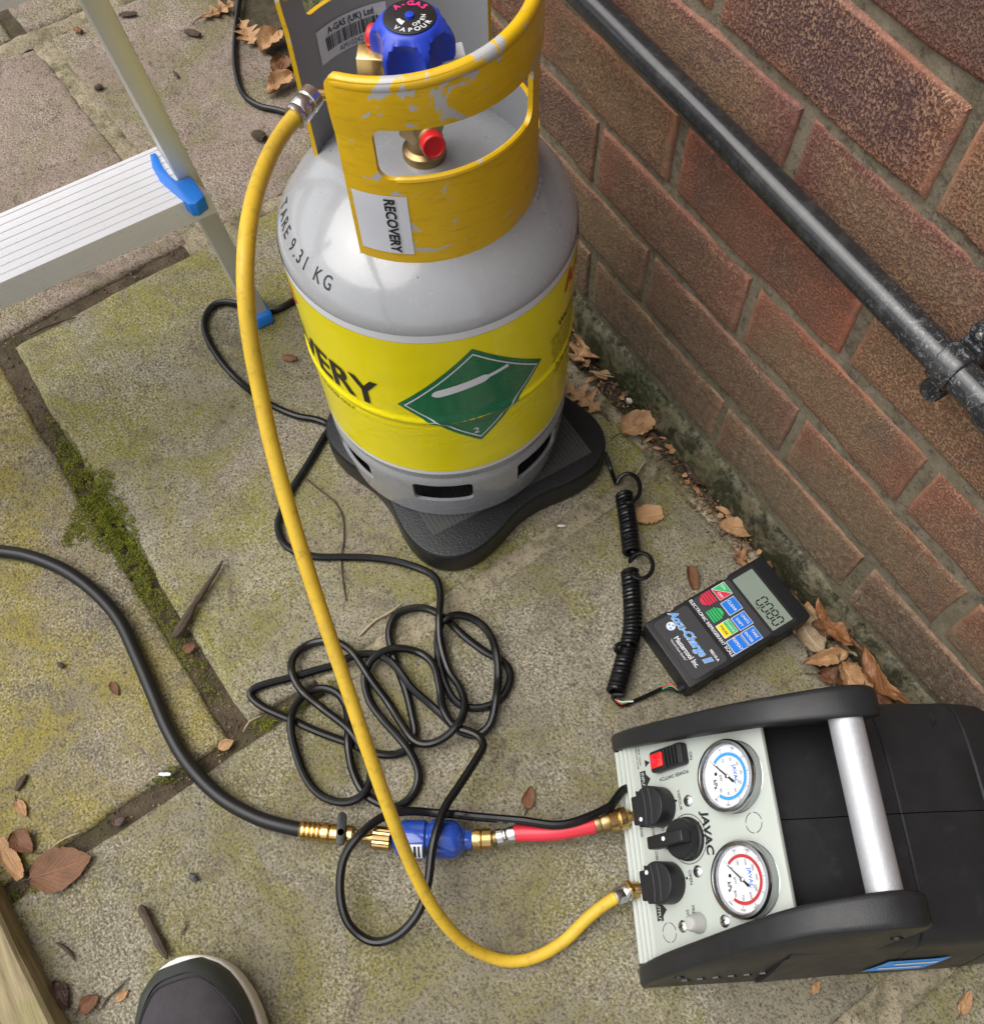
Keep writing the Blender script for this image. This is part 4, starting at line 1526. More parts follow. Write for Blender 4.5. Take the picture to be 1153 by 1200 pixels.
# front panel: a slopes across (x), b runs up the slope
PB = Vector((0, .563, .8266))
PN = Vector((0, -.8266, .563))
PM = UM @ frame((XC, .002, .035), (1, 0, 0), PB)       # x = across, y = up the slope, z = out of the panel
b = B()
b.prism([(-.0978, .006), (.0978, .006), (.0755, .1585), (-.0755, .1585)], -.004, 0, PM)
panel = b.build('front_panel', M['panel'], unit, bevel=.0008)
b = B()
b.box(UM @ Vector((XC, .020, .0075)), (.198, .052, .011), rot=UM.to_3x3())
b.box(UM @ Vector((XC, .024, .024)), (.190, .036, .024), rot=UM.to_3x3())
b.build('front_base', M['plasticdark'], unit, bevel=.001)
for k in range(4):
    b = B()
    b.box(UM @ Vector((XC, .0062 - .0032 * k, .0350 - .0066 * k)), (.1925, .008, .0052), rot=UM.to_3x3())
    b.build('lip_fin', M['panel'], panel, bevel=.0008)
# gauges
def gauge(a, bb_, m, top):
    gm = PM @ Matrix.Translation((a, bb_, -.0040)) @ Matrix.Scale(.965, 4)
    b = B()
    b.lathe([(.0315, -.001), (.0322, .001), (.0322, .003), (.0305, .0045), (.0302, .011), (.0312, .0125), (.0314, .0145), (.0300, .0168), (.0278, .0172), (.0266, .0160), (.0262, .0118), (.0262, .0105)], 72, gm, caps=False)
    gz = b.build('gauge', M['chrome'], panel, smooth=40)
    b = B()
    b.lathe([(.0262, .0100), (.0262, .0112)], 64, gm)
    dial = b.build('dial', M['white'], gz)
    zt = .01145
    b = B()
    N_ = 60
    vs_, fs = [], []
    for i in range(N_ + 1):
        q = rad(222) - rad(264) * i / N_
        for r in (.0172, .0200):
            vs_.append(gm @ Vector((r * math.cos(q), r * math.sin(q), zt)))
    fs = [(2 * i, 2 * i + 1, 2 * i + 3, 2 * i + 2) for i in range(N_)]
    b.add(vs_, fs).build('scale_arc', m, dial, smooth=0)
    b = B()
    flat_text(b, 'JAVAC', gm, (0, .0080, zt), .0056, 0, .02)
    b.build('maker_name', M['blue_print'], dial, smooth=0)
    b = B()
    for i in range(41):
        q = rad(225) - rad(270) * i / 40
        r0, r1 = (.0203, .0224) if i % 5 == 0 else (.0203, .0212)
        w2 = .00012 if i % 5 else .0002
        tx, ty = -math.sin(q), math.cos(q)
        b.add([gm @ Vector((r * math.cos(q) + s_ * w2 * tx, r * math.sin(q) + s_ * w2 * ty, zt)) for r, s_ in ((r0, -1), (r1, -1), (r1, 1), (r0, 1))], [(0, 1, 2, 3)])
    nums = ['0', '10', '20', '30', '40', '50', '60', '70', '80'] if top else ['0', '100', '200', '300', '400', '500', '600', '700', '800']
    for i, s_ in enumerate(nums):
        q = rad(225) - rad(270) * i / 8
        flat_text(b, s_, gm, (.0143 * math.cos(q), .0143 * math.sin(q), zt), .0036, 0, 0)
        flat_text(b, str(int(s_) * 7), gm, (.0236 * math.cos(q), .0236 * math.sin(q), zt), .0026, q - PI / 2, 0)
    flat_text(b, 'psi', gm, (.0, -.0075, zt), .0050, 0, 0)
    flat_text(b, 'kPa', gm, (.004, -.0150, zt), .0058, 0, .02)
    b.lathe([(.0016, zt), (.0016, zt + .0001)], 16, gm @ Matrix.Translation((-.0045, -.0128, 0)))
    tag(b.build('dial_marks', M['black'], dial, smooth=0), kind='stuff')
    q = rad(225)
    nd = gm @ Matrix.Rotation(q, 4, 'Z')
    b = B()
    b.prism([(-.0085, -.0013), (-.0045, -.0009), (.019, -.00025), (.019, .00025), (-.0045, .0009), (-.0085, .0013)], .0124, .0127, nd)
    b.build('needle', M['black'], gz)
    b = B()
    b.lathe([(.0020, .0116), (.0020, .0132), (.0014, .0135)], 20, gm)
    b.build('hub', M['steel'], gz)
    b = B()
    b.lathe([(.0264, .0140), (.0264, .0148), (.016, .0156), (.004, .0159)], 64, gm)
    b.build('gauge_glass', M['glass'], gz)
gauge(-.0396, .1235, M['sky_print'], True)
gauge(.0418, .1210, plain('dark red print', (.42, .03, .03), .4), False)
# rocker switch
b = B()
b.prism(rrect(.0195, .0405, .003, 4, -.0712, .0570), 0, .008, PM)
sw = b.build('power_switch', M['plasticblack'], panel, bevel=.001)
for k in range(4):
    b = B()
    b.prism(rrect(.0175, .0022, .0008, 2, -.0712, .0575 + .0042 * k), .008, .0098, PM)
    b.build('rib', M['plasticblack'], sw)
b = B()
b.prism(rrect(.0130, .0150, .0015, 3, -.0712, .0470), .008, .0102, PM @ Matrix.Identity(4))
rk = b.build('rocker', M['rocker'], sw, bevel=.0008)
b = B()
flat_text(b, 'O', PM, (-.0712, .0440, .0104), .0050, 0, .01)
flat_text(b, 'I', PM, (-.0712, .0505, .0104), .0050, 0, .01)
b.build('mark', M['pink_print'], rk, smooth=0)
# knobs
def knob(a, bb_, pointer):
    km = PM @ Matrix.Translation((a, bb_, 0))
    bb = B()
    if pointer:
        bb.lathe([(.0186, 0), (.0186, .003), (.0172, .0042), (.0170, .010), (.0160, .0118), (.002, .0120)], 48, km)
        kb = bb.build('selector_knob', M['plasticblack'], panel)
        bb = B()
        bb.prism([(-.0052, .0150), (.0052, .0150), (.0058, -.004), (.0054, -.0280), (-.0054, -.0280), (-.0058, -.004)], .010, .0225, km)
        bb.build('grip', M['plasticblack'], kb, bevel=.0016, seg=3)
        bb = B()
        bb.lathe([(.0019, .0222), (.0019, .0229), (.0012, .0230)], 20, km @ Matrix.Translation((-.0006, -.0068, 0)))
        bb.build('pointer_dot', M['white'], kb)
    else:
        out_ = [(.0180 * math.cos(q), .0180 * math.sin(q)) for q in [rad(-38 + 256 * k / 40) for k in range(41)]]
        out_ += [(-.0165, -.0135), (.0165, -.0135)]
        bb.prism(out_, 0, .0175, km)
        kb = bb.build('valve_knob', M['plasticblack'], panel, bevel=.0018, seg=3)
        for yy in (-.004, .0035):
            bb = B()
            pts = [(-.0155 + .0155 * 2 * k / 12, yy + .0016 * math.sin(PI * k / 12)) for k in range(13)]
            bb.tube([km @ Vector((x, y, .0176)) for x, y in pts], .0006, 6)
            bb.build('rib', M['grey_bezel'], kb)
        bb = B()
        bb.box(km @ Vector((0, -.0185, .008)), (.026, .011, .013), rot=km.to_3x3())
        bb.build('lever', M['plasticblack'], kb, bevel=.002, seg=3)
        bb = B()
        bb.lathe([(.0019, .0172), (.0019, .0180), (.0012, .0181)], 20, km @ Matrix.Translation((.0098 if a < 0 else -.0098, -.0098, 0)))
        bb.build('pointer_dot', M['white'], kb)
knob(-.0318, .0360, False)
knob(.0006, .0625, True)
knob(.0335, .0345, False)
b = B()
vs_ = [PM @ Vector((.0006 + r * math.cos(2 * PI * k / 60), .0625 + r * math.sin(2 * PI * k / 60), .0004)) for r in (.0206, .0212) for k in range(60)]
b.add(vs_, [(k, (k + 1) % 60, 60 + (k + 1) % 60, 60 + k) for k in range(60)]).build('knob_circle', M['black'], panel, smooth=0)
# screws, blanking rings, grey button
for (a, q) in ((-.0308, .0694), (.0285, .0685), (.0700, .0421), (.0702, .0896)):
    b = B()
    sm = PM @ Matrix.Translation((a, q, 0))
    b.lathe([(.0052, 0), (.0050, .0011), (.0036, .0022), (.0012, .0026)], 24, sm)
    so = b.build('panel_screw', M['steel'], panel)
    b = B()
    for an in (.4, .4 + PI / 2):
        b.box(sm @ Vector((0, 0, .0025)), (.0050, .0009, .0007), rot=(sm @ Matrix.Rotation(an, 4, 'Z')).to_3x3())
    b.build('cross_slot', M['black'], so, smooth=0)
for (a, q) in ((0, .1356), (.0736, .0250)):
    for k in range(4):
        b = B()
        vs_ = []
        for i in range(13):
            an = rad(90 * k + 8 + 74 * i / 12)
            vs_ += [PM @ Vector((a + r * math.cos(an), q + r * math.sin(an), .0004)) for r in (.0078, .0083)]
        b.add(vs_, [(2 * i, 2 * i + 1, 2 * i + 3, 2 * i + 2) for i in range(12)]).build('blanking_mark', M['black'], panel, smooth=0)
b = B()
b.lathe([(.0085, 0), (.0085, .002), (.0074, .004), (.0068, .0095), (.005, .0118), (.001, .0124)], 32, PM @ Matrix.Translation((.0690, .0610, 0)))
b.build('pressure_button', M['greycap'], panel)
# panel lettering, one word per part
def word(s_, a, q, size, bold=.0, ang=0.0, name='lettering', m='black', shear=0.0, sx=1.0, spacing=1.0, z=.0005):
    bb = B()
    flat_text(bb, s_, PM, (a, q, z), size, ang, bold, spacing, shear=shear, sx=sx)
    return bb.build(name, M[m], panel, smooth=0)
word('JAVAC', 0, .0852, .0108, .035, name='maker_name', sx=1.12, shear=.15)
word('RECOVER', -.0004, .0762, .0052)
word('POWER SWITCH', -.0560, .0565, .0048, .0, -PI / 2)
word('ON', -.0680, .0800, .0048)
word('VAPOUR', -.0335, .0592, .0046)
word('LIQUID', -.0180, .0338, .0044)
word('CLOSE', .0060, .0215, .0046)
word('CLOSE', .0000, .0350, .0040)
word('PURGE', -.0175, .0060, .0046)
word('CLOSE', -.0150, .0215, .0040)
word('OPEN', .0322, .0588, .0048)
word('PRESSURE', .0640, .0565, .0044)
word('SWITCH', .0655, .0495, .0044)
word('VENT VALVE', -.0830, .0160, .0030)
word('WHEN NOT IN USE', -.0830, .0125, .0026)
for (a, q) in ((-.0338, .0548), (-.0006, .0722), (.0322, .0544), (-.0235, .0300), (.018, .0260)):
    b = B()
    b.lathe([(.0011, .0001), (.0011, .0005)], 14, PM @ Matrix.Translation((a, q, 0)))
    b.build('position_dot', M['black'], panel, smooth=0)
def arrow(a, q, s_, txt):
    bb = B()
    h = .0062
    pts = [(-.0085, -.0052), (.0085, -.0052), (.0085, .0030), (.0030, .0030), (.0030, .0075), (-.0030, .0075), (-.0030, .0030), (-.0085, .0030)]
    bb.prism([(a + x, q + y) for x, y in [(-.0088, -.0055), (.0088, -.0055), (.0088, .0018), (.0052, .0018), (0, .0072), (-.0052, .0018), (-.0088, .0018)]], .0001, .0005, PM)
    o = bb.build('flow_arrow', M['black'], panel, smooth=0)
    bb = B()
    flat_text(bb, txt, PM, (a, q - .0020, .0008), .0052, 0, .01)
    bb.build('lettering', M['panel'], o, smooth=0)
arrow(-.0598, .0195, 1, 'INPUT')
arrow(.0547, .0180, 1, 'OUTPUT')
b = B()
b.prism([(-.0780, .0225), (-.0716, .0225), (-.0748, .0285)], .0001, .0005, PM)
b.build('warning_triangle', M['black'], panel, smooth=0)
# ports below the knobs
def uport(x, name, m):
    bb = B()
    p0_ = UM @ Vector((x, .006, .026)); p1_ = UM @ Vector((x, -.03, .026))
    return p0_, p1_, (p1_ - p0_).normalized()
INP0, INP1, INPD = uport(XC - .0315, '', None)
OUT0, OUT1, OUTD = uport(XC + .0335, '', None)
for (pp0, dd) in ((INP0, INPD), (OUT0, OUTD)):
    b = B()
    b.lathe([(.0085, 0), (.0085, .004), (.0068, .0045), (.0068, .016), (.0060, .017)], 24, along(pp0, pp0 + dd))
    b.build('flare_port', M['brass'], unit)

# ================================================================== HAND-HELD DISPLAY
HC = Vector((.4118, -.1002, 0))
hh = thing('handheld_display', 'black hand-held scale display with coloured keys lying by the wall', 'scale display', HC, rad(-.8))
HM = WM[hh]
ht = .0305
outl = [(-.0405, -.0745), (.0390, -.0760), (.0405, -.0735), (.0412, -.0480), (.0392, -.0445), (.0392, -.0410), (.0408, -.0370), (.0408, .0210), (.0392, .0245), (.0392, .0275), (.0415, .0315), (.0415, .0720), (.0395, .0742), (-.0385, .0742), (-.0405, .0720), (-.0405, .0315), (-.0383, .0275), (-.0383, .0245), (-.0400, .0210), (-.0400, -.0370), (-.0383, -.0410), (-.0383, -.0445), (-.0402, -.0480)]
b = B()
b.prism(outl, .001, ht, HM)
b.build('case', M['plasticblack'], hh, bevel=.0022, seg=3)
def hplate(name, m, cx, cy, wd, hgt, z0, z1, r=.002, parent=hh, bevel=0):
    bb = B()
    bb.prism(rrect(wd, hgt, r, 4, cx, cy), z0, z1, HM)
    return bb.build(name, M[m], parent, bevel=bevel)
hplate('face_plate', 'grey_bezel', -.0005, .0045, .072, .046, ht - .001, ht + .0006)
hplate('name_plate', 'grey_bezel', 0, -.0470, .071, .042, ht - .001, ht + .0006, .004)
hplate('screen_surround', 'black', .0005, .0432, .074, .0315, ht - .001, ht + .0005)
lcd = hplate('screen', 'lcd', .0006, .0430, .0670, .0250, ht, ht + .0011, .0008)
seg = {'0': 'abcdef', '8': 'abcdefg'}
def digit(ch, x, y, w_, h_):
    bb = B()
    e = .0016
    S = {'a': (x, y + h_ / 2, w_ - e, e), 'd': (x, y - h_ / 2, w_ - e, e), 'g': (x, y, w_ - e, e),
         'f': (x - w_ / 2, y + h_ / 4, e, h_ / 2 - e), 'e': (x - w_ / 2, y - h_ / 4, e, h_ / 2 - e),
         'b': (x + w_ / 2, y + h_ / 4, e, h_ / 2 - e), 'c': (x + w_ / 2, y - h_ / 4, e, h_ / 2 - e)}
    for k in seg[ch]:
        cx, cy, wx, hy = S[k]
        bb.prism([(cx - wx / 2, cy - hy / 2), (cx + wx / 2, cy - hy / 2), (cx + wx / 2, cy + hy / 2), (cx - wx / 2, cy + hy / 2)], ht + .0011, ht + .0013, HM)
    bb.build('digit', M['lcdseg'], lcd, smooth=0)
for k, ch in enumerate('0080'):
    digit(ch, .0022 + .0086 * k, .0412, .0058, .0125)
b = B()
b.prism(rrect(.0012, .0012, .0002, 1, .0065, .0344), ht + .0011, ht + .0013, HM)
b.build('decimal_point', M['lcdseg'], lcd, smooth=0)
b = B()
flat_text(b, 'LB', HM, (.006, .0326, ht + .0013), .0026)
b.build('unit_mark', M['lcdseg'], lcd, smooth=0)
def htext(s_, x, y, size, m, parent, bold=.01, ang=0.0, shear=0.0, sx=1.0, align='CENTER', z=.0010, name='lettering'):
    bb = B()
    flat_text(bb, s_, HM, (x, y, ht + z), size, ang, bold, align=align, shear=shear, sx=sx)
    return bb.build(name, M[m], parent, smooth=0)
def key(m, cx, cy, wd, hgt, txts, tm='white', second=None):
    fr = hplate('key_border', 'white', cx, cy, wd + .0012, hgt + .0012, ht + .0004, ht + .0009, .0006)
    kk = hplate('key', m, cx, cy, wd, hgt, ht + .0008, ht + .0013, .0004, parent=fr)
    for (s_, dx, dy, sz) in txts:
        htext(s_, cx + dx, cy + dy, sz, tm, fr, .01, z=.0016)
    return fr
kx = [-.0275, -.0100, .0088, .0268]
# ON / OFF, split corner to corner
fr = hplate('key_border', 'white', -.0285, .0138, .0155, .0162, ht + .0004, ht + .0009, .0006)
b = B()
b.prism([(-.0355, .0064), (-.0355, .0212), (-.0215, .0212)], ht + .0008, ht + .0013, HM)
b.build('key', M['btn_green'], fr, smooth=0)
b = B()
b.prism([(-.0349, .0060), (-.0212, .0206), (-.0212, .0060)], ht + .0008, ht + .0013, HM)
b.build('key', M['btn_red'], fr, smooth=0)
htext('ON', -.0312, .0172, .0042, 'white', fr, z=.0016)
htext('OFF', -.0256, .0092, .0042, 'white', fr, z=.0016)
key('btn_blue', -.0100, .0122, .0150, .0155, [('CLEAR', 0, 0, .0046)])
key('btn_blue', .0088, .0110, .0150, .0155, [('UNITS', 0, .0036, .0042), ('SHIFT', 0, -.0036, .0042)])
key('btn_blue', .0268, .0092, .0150, .0155, [('TARE', 0, .0036, .0042), ('ENTER', 0, -.0036, .0042)])
key('btn_blue', .0268, -.0086, .0150, .0155, [('REPEAT', 0, 0, .0044)])
fr = key('btn_yellow', .0078, -.0072, .0150, .0155, [])
b = B()
b.prism([(.0005, -.0070), (.0151, -.0070), (.0151, .0003), (.0005, .0003)], ht + .0012, ht + .0015, HM)
b.build('key', M['btn_green'], fr, smooth=0)
htext('CHARGE', .0078, -.0034, .0034, 'white', fr, z=.0018)
htext('PAUSE', .0078, -.0110, .0040, 'black', fr, z=.0016)
# red and green striped arrow keys
for (cx, cy, m, up) in ((-.0292, -.0042, 'btn_red', -1), (-.0108, -.0072, 'btn_green', 1)):
    b = B()
    pts = [(-.0072, -.0072), (.0072, -.0072), (.0072, .0030), (.0028, .0078), (-.0028, .0078), (-.0072, .0030)]
    if up < 0:
        pts = [(x, -y) for x, y in pts][::-1]
    b.prism([(cx + x, cy + y) for x, y in pts], ht + .0004, ht + .0012, HM)
    ak = b.build('arrow_key', M[m], hh, smooth=0)
    for k in range(4):
        b = B()
        yy = cy + up * (-.0052 + .0030 * k)
        b.prism([(cx - .0073, yy - .00035), (cx + .0073, yy - .00035), (cx + .0073, yy + .00035), (cx - .0073, yy + .00035)], ht + .0011, ht + .0015, HM)
        b.build('stripe', M['black'], ak, smooth=0)
htext('ELECTRONIC REFRIGERANT SCALE', -.0010, -.0200, .0050, 'white', hh, .02, sx=.93, z=.0009)
htext('Accu-Charge II', -.0040, -.0442, .0122, 'white', hh, .05, shear=.25, sx=.86, z=.0009, name='model_outline')
htext('Accu-Charge II', -.0040, -.0442, .0122, 'sky_print', hh, .015, shear=.25, sx=.86, z=.0012, name='model_name')
htext('Mastercool Inc.', .0070, -.0565, .0078, 'white', hh, .02, sx=.78, name='maker_name')
htext('"World Class Quality"', .0010, -.0622, .0030, 'white', hh)
htext('98210-A', .0245, -.0352, .0040, 'white', hh, .03)
b = B()
b.lathe([(.0047, ht + .0004), (.0047, ht + .0010)], 28, HM @ Matrix.Translation((-.0240, -.0535, 0)))
lg = b.build('logo', M['white'], hh, smooth=0)
b = B()
for k in range(3):
    a = rad(90 + 120 * k)
    b.prism([(-.0240 + .0036 * math.cos(q) * f, -.0535 + .0036 * math.sin(q) * f) for q, f in ((a - .75, .95), (a + .1, .95), (a - .2, .25))], ht + .0009, ht + .0013, HM)
b.build('logo_mark', M['sky_print'], lg, smooth=0)
b = B()
b.lathe([(.0042, 0), (.0040, .006), (.003, .007)], 16, HM @ frame((.033, -.0752, .014), (1, 0, 0), (0, 0, 1)))
b.build('cable_gland', M['plasticdark'], hh)

# ------------------------------------------------------------------ coiled lead between platform and display
coil = thing('coiled_lead', 'black coiled cable between the platform and the hand-held display', 'cable', G(740, 690))
wr_, cr_ = .0024, .0078
def helix(pts, turns, ph=0.0, z=.0107):
    path = spline([G(x, y, z) for x, y in pts], .002)
    L = [0]
    for a, c_ in zip(path[:-1], path[1:]):
        L.append(L[-1] + (c_ - a).length)
    out_ = []
    N_ = int(turns * 14)
    for i in range(N_ + 1):
        s_ = L[-1] * i / N_
        k = min(len(L) - 2, max(0, next((j for j in range(len(L) - 1) if L[j + 1] >= s_), len(L) - 2)))
        u = (s_ - L[k]) / max(1e-9, L[k + 1] - L[k])
        c_ = path[k].lerp(path[k + 1], u)
        t_ = (path[k + 1] - path[k]).normalized()
        sd_ = Vector((-t_.y, t_.x, 0))
        a = 2 * PI * i / 14 + ph
        out_.append(c_ + sd_ * cr_ * math.cos(a) + Vector((0, 0, 1)) * cr_ * math.sin(a))
    return out_
def loop(cx, cy, rx, ry, a0, a1, z0, z1, n=22):
    out_ = []
    for i in range(n + 1):
        a = rad(a0 + (a1 - a0) * i / n)
        out_.append(G(cx + rx * math.cos(a), cy + ry * math.sin(a), z0 + (z1 - z0) * i / n + .006 * math.sin(PI * i / n)))
    return out_
path = [G(709, 531, .018), G(711, 536, .014), G(716, 550, .006), G(721, 565, .005)]
path += loop(736, 572, 14, 17, 200, 470, .006, .020)
path += helix([(731, 580), (736, 612), (740, 648)], 17)
path += loop(751, 663, 14, 15, 200, 500, .016, .022)
path += helix([(738, 670), (741, 705), (741, 735), (737, 758)], 19)
path += loop(730, 760, 9, 6, 40, 330, .010, .022, 14)
path += helix([(735, 762), (728, 788), (721, 812)], 11)
path += [G(718, 815, .008), G(723, 823, .005), G(729, 827, .0045)]
path2 = spline(path, .0022)
b = B()
b.tube(path2, wr_, 8)
b.build('coiled_wire', M['cord'], coil)
b = B()
pe = HM @ Vector((.033, -.082, .014))
b.tube(spline([G(729, 827, .0045), G(750, 819, .004), G(780, 806, .006), pe], .005), .0022, 8)
b.build('tail', M['cord'], coil)
for k, m in enumerate(('wire_red', 'wire_green', 'white')):
    b = B()
    b.tube(spline([G(720 + 2 * k, 819 + k, .0075), G(728, 825 - k, .0078), G(738 + 2 * k, 822, .0068)], .003), .0009, 6)
    b.build('bare_core', M[m], coil)
for k, m in enumerate(('wire_red', 'wire_green')):
    b = B()
    b.tube(spline([G(776, 806 + 2 * k, .0088), G(786, 802 + 2 * k, .010), pe + Vector((0, 0, .002))], .003), .0008, 6)
    b.build('bare_core', M[m], coil)

# ================================================================== HOSES AND FITTINGS
# in-line run from the left hose to the machine's input port
ZF = .0185
FD0 = G(462, 984, ZF)                      # left shoulder of the filter
FD1 = G(553, 984, ZF)                      # right shoulder
fax = (FD1 - FD0).normalized()
flen = (FD1 - FD0).length
fil = thing('filter_drier', 'glossy blue in-line filter drier under the yellow hose', 'filter drier', (FD0 + FD1) / 2 - Vector((0, 0, ZF)))
b = B()
R_f = .0183
b.lathe([(.006, -.002), (.010, 0), (.0150, .003), (.0176, .008), (R_f, .013), (R_f, flen * .40), (R_f - .0022, flen * .43), (R_f - .0022, flen * .45), (R_f, flen * .48), (R_f, flen * .74), (.0172, flen * .80), (.0135, flen * .87), (.0092, flen * .91), (.0085, flen)], 48, along(FD0, FD1))
b.build('canister', M['bluecan'], fil, smooth=30)
b = B()
b.prism(ring(.0098, 6, .4), flen * .905, flen * 1.0, along(FD0, FD1))
b.build('hex_end', M['bluecan'], fil, bevel=.0008)
# paper sticker wrapped on the lower left of the can
am = along(FD0, FD1)
b = B()
vs_ = []
upv = am.to_3x3().inverted() @ Vector((0, 0, 1))
camv = am.to_3x3().inverted() @ (CAM - FD0).normalized()
ab = math.atan2(camv.y, camv.x)
side = am.to_3x3().inverted() @ Vector((.78, -.5, 0))
sgn = 1 if (math.cos(ab + .5) * side.x + math.sin(ab + .5) * side.y) > (math.cos(ab) * side.x + math.sin(ab) * side.y) else -1
for i in range(9):
    a = ab + sgn * (.25 + .9 * i / 8)
    for z in (.013, flen * .385):
        vs_.append(am @ Vector(((R_f + .0003) * math.cos(a), (R_f + .0003) * math.sin(a), z)))
b.add(vs_, [(2 * i, 2 * i + 2, 2 * i + 3, 2 * i + 1) for i in range(8)])
fs_ = b.build('sticker', M['paper'], fil)
for k in range(5):
    b = B()
    vs_ = []
    for i in range(9):
        a = ab + sgn * (.35 + .7 * i / 8)
        for z in (.016 + .004 * k, .0178 + .004 * k + .0006 * (k % 2)):
            vs_.append(am @ Vector(((R_f + .0006) * math.cos(a), (R_f + .0006) * math.sin(a), z)))
    b.add(vs_, [(2 * i, 2 * i + 2, 2 * i + 3, 2 * i + 1) for i in range(8)])
    b.build('print_line', M['black'], fs_)

# black supply hose with its brass ball valve
hose = thing('supply_hose', 'thick black hose coming in from the left with brass shut-off valve', 'hose', G(200, 860))
E0 = G(355, 973, .014)
b = B()
pts = [(-90, 640, .010), (-30, 643, .0098), (0, 646, .0098), (35, 652, .0098), (75, 668, .0098), (110, 693, .0098), (140, 727, .0098), (163, 775, .0098), (180, 815, .0098), (198, 857, .0098), (222, 897, .0098), (258, 934, .0098), (300, 958, .011), (335, 969, .0135)]
b.tube(spline([G(*q) for q in pts] + [E0], .006), .0072, 16)
b.build('rubber_hose', M['hoseblack'], hose)
K1 = FD0 - fax * .0015                     # where the knurled nut meets the filter
aL = along(E0, K1)
lenL = (K1 - E0).length
b = B()
zz = 0.0
prof_ = [(.0060, -.004)]
for k in range(4):
    prof_ += [(.0092, .0005 + .0048 * k), (.0092, .0025 + .0048 * k), (.0072, .0040 + .0048 * k)]
prof_ += [(.0075, .020), (.0095, .0205), (.0095, .026), (.0078, .0268), (.0090, .0285), (.0090, .0495), (.0062, .0520), (.0055, .0600), (.0055, lenL - .016)]
b.lathe(prof_, 32, aL)
bv = b.build('barbed_valve', M['brass'], hose, smooth=30)
b = B()
pv = E0 + (K1 - E0).normalized() * .0395
b.lathe([(.0032, .006), (.0032, .0125)], 16, frame(pv, (1, 0, 0), (0, 1, 0)))
b.build('valve_stem', M['dullbrass'], bv)
b = B()
lv = frame(pv + Vector((0, 0, .0125)), G(404, 955, 0) - G(402, 985, 0), (G(420, 972, 0) - G(402, 972, 0)))
b.prism(rrect(.0310, .0085, .0042, 5, .0035, 0), 0, .0042, lv)
lever = b.build('lever', M['plasticdark'], bv, bevel=.0008)
b = B()
b.prism(rrect(.0120, .0036, .0017, 5, .0100, 0), .0042, .0046, lv)
b.build('lever_recess', M['black'], lever)
b = B()
kn = []
for k in range(40):
    r = .0112 if k % 2 == 0 else .0105
    a = 2 * PI * k / 40
    kn.append((r * math.cos(a), r * math.sin(a)))
b.prism(kn, lenL - .0175, lenL - .0015, aL)
b.build('knurled_nut', M['brass'], bv, smooth=20)

# short red hose from the filter to the input port
redh = thing('red_hose', 'short red hose joining the blue filter to the machine', 'hose', G(655, 972))
q0 = FD1
q1 = INP0 + INPD * .010
ctrl = [q0, q0 + fax * .014, G(603, 977, .0205), G(650, 975, .025), G(690, 968, .0275), G(716, 962, .0275), q1]
cp = spline(ctrl, .002)
def piece(name, f0, f1, prof2, m, bevel=0, hexa=False):
    n_ = len(cp)
    a_, c_ = cp[int(f0 * (n_ - 1))], cp[min(n_ - 1, int(f1 * (n_ - 1)))]
    bb = B()
    ln = (c_ - a_).length
    if hexa:
        bb.prism(ring(prof2, 6, .3), 0, ln, along(a_, c_))
    else:
        bb.lathe([(r, ln * u) for r, u in prof2], 28, along(a_, c_))
    return bb.build(name, m, redh, bevel=bevel)
piece('brass_nut', .0, .14, [(.0098, .02), (.0104, .08), (.0104, .40), (.0092, .44), (.0104, .5), (.0104, .93), (.0085, 1)], M['brass'])
piece('adapter', .13, .175, [(.0062, 0), (.0062, 1)], M['dullbrass'])
piece('crimp_ferrule', .165, .275, [(.0070, 0), (.0088, .05), (.0088, .35), (.0080, .4), (.0088, .5), (.0080, .6), (.0088, .7), (.0088, 1)], M['steel'])
n_ = len(cp)
b = B()
b.tube(cp[int(.262 * n_):int(.80 * n_)], .0083, 18)
b.build('red_sleeve', M['redsleeve'], redh)
piece('crimp_ferrule', .79, .90, [(.0086, 0), (.0090, .1), (.0090, .3), (.0080, .36), (.0090, .45), (.0090, .95), (.0075, 1)], M['dullbrass'])
piece('coupling', .885, 1.0, [(.0085, 0), (.0108, .06), (.0108, .45), (.0095, .5), (.0108, .58), (.0108, .9), (.009, 1)], M['brass'])

# yellow charging hose from the cylinder valve to the output port
yh = thing('yellow_hose', 'long yellow hose from the cylinder valve to the machine', 'hose', G(600, 1127))
v0 = VX + Vector((0, 0, .428)) + Vector((math.cos(rad(-118)), math.sin(rad(-118)), 0)).normalized() * .012
f0 = G(368, 110, .436)
f1 = G(345, 138, .434)
b = B()
b.tube(spline([v0, v0.lerp(f0, .5), f0], .004), .0040, 12)
b.build('brass_tail', M['brass'], yh)
ya = along(f0, f1)
ln = (f1 - f0).length
b = B()
b.lathe([(.0058, 0), (.0082, .001), (.0084, .008), (.0076, .009), (.0084, .0105), (.0084, ln - .006), (.0078, ln - .005), (.0084, ln - .003), (.0080, ln)], 24, ya)
b.build('crimp_ferrule', M['steel'], yh)
o1 = OUT0 + OUTD * .013
fe1 = OUT0 + OUTD * .030 + Vector((.006, .001, .001))
ypts = [f1, G(333, 153, .434), G(318, 178, .437), G(303, 215, .444), G(293, 255, .449), G(288, 300, .447), G(288, 345, .434), G(293, 395, .413), G(303, 450, .388), G(318, 520, .358), G(341, 605, .322), G(371, 700, .278), G(403, 795, .236), G(432, 882, .196), G(458, 955, .152), G(482, 1015, .110), G(509, 1066, .071), G(540, 1102, .036), G(570, 1120, .015), G(598, 1127, .0075), G(628, 1122, .0072), G(660, 1104, .009), G(688, 1077, .014), G(709, 1060, .019), G(724, 1051, .0235), fe1]
b = B()
b.tube(spline(ypts, .006), .0056, 16)
b.build('rubber_hose', M['hoseyellow'], yh)
b = B()
ya = along(fe1, o1)
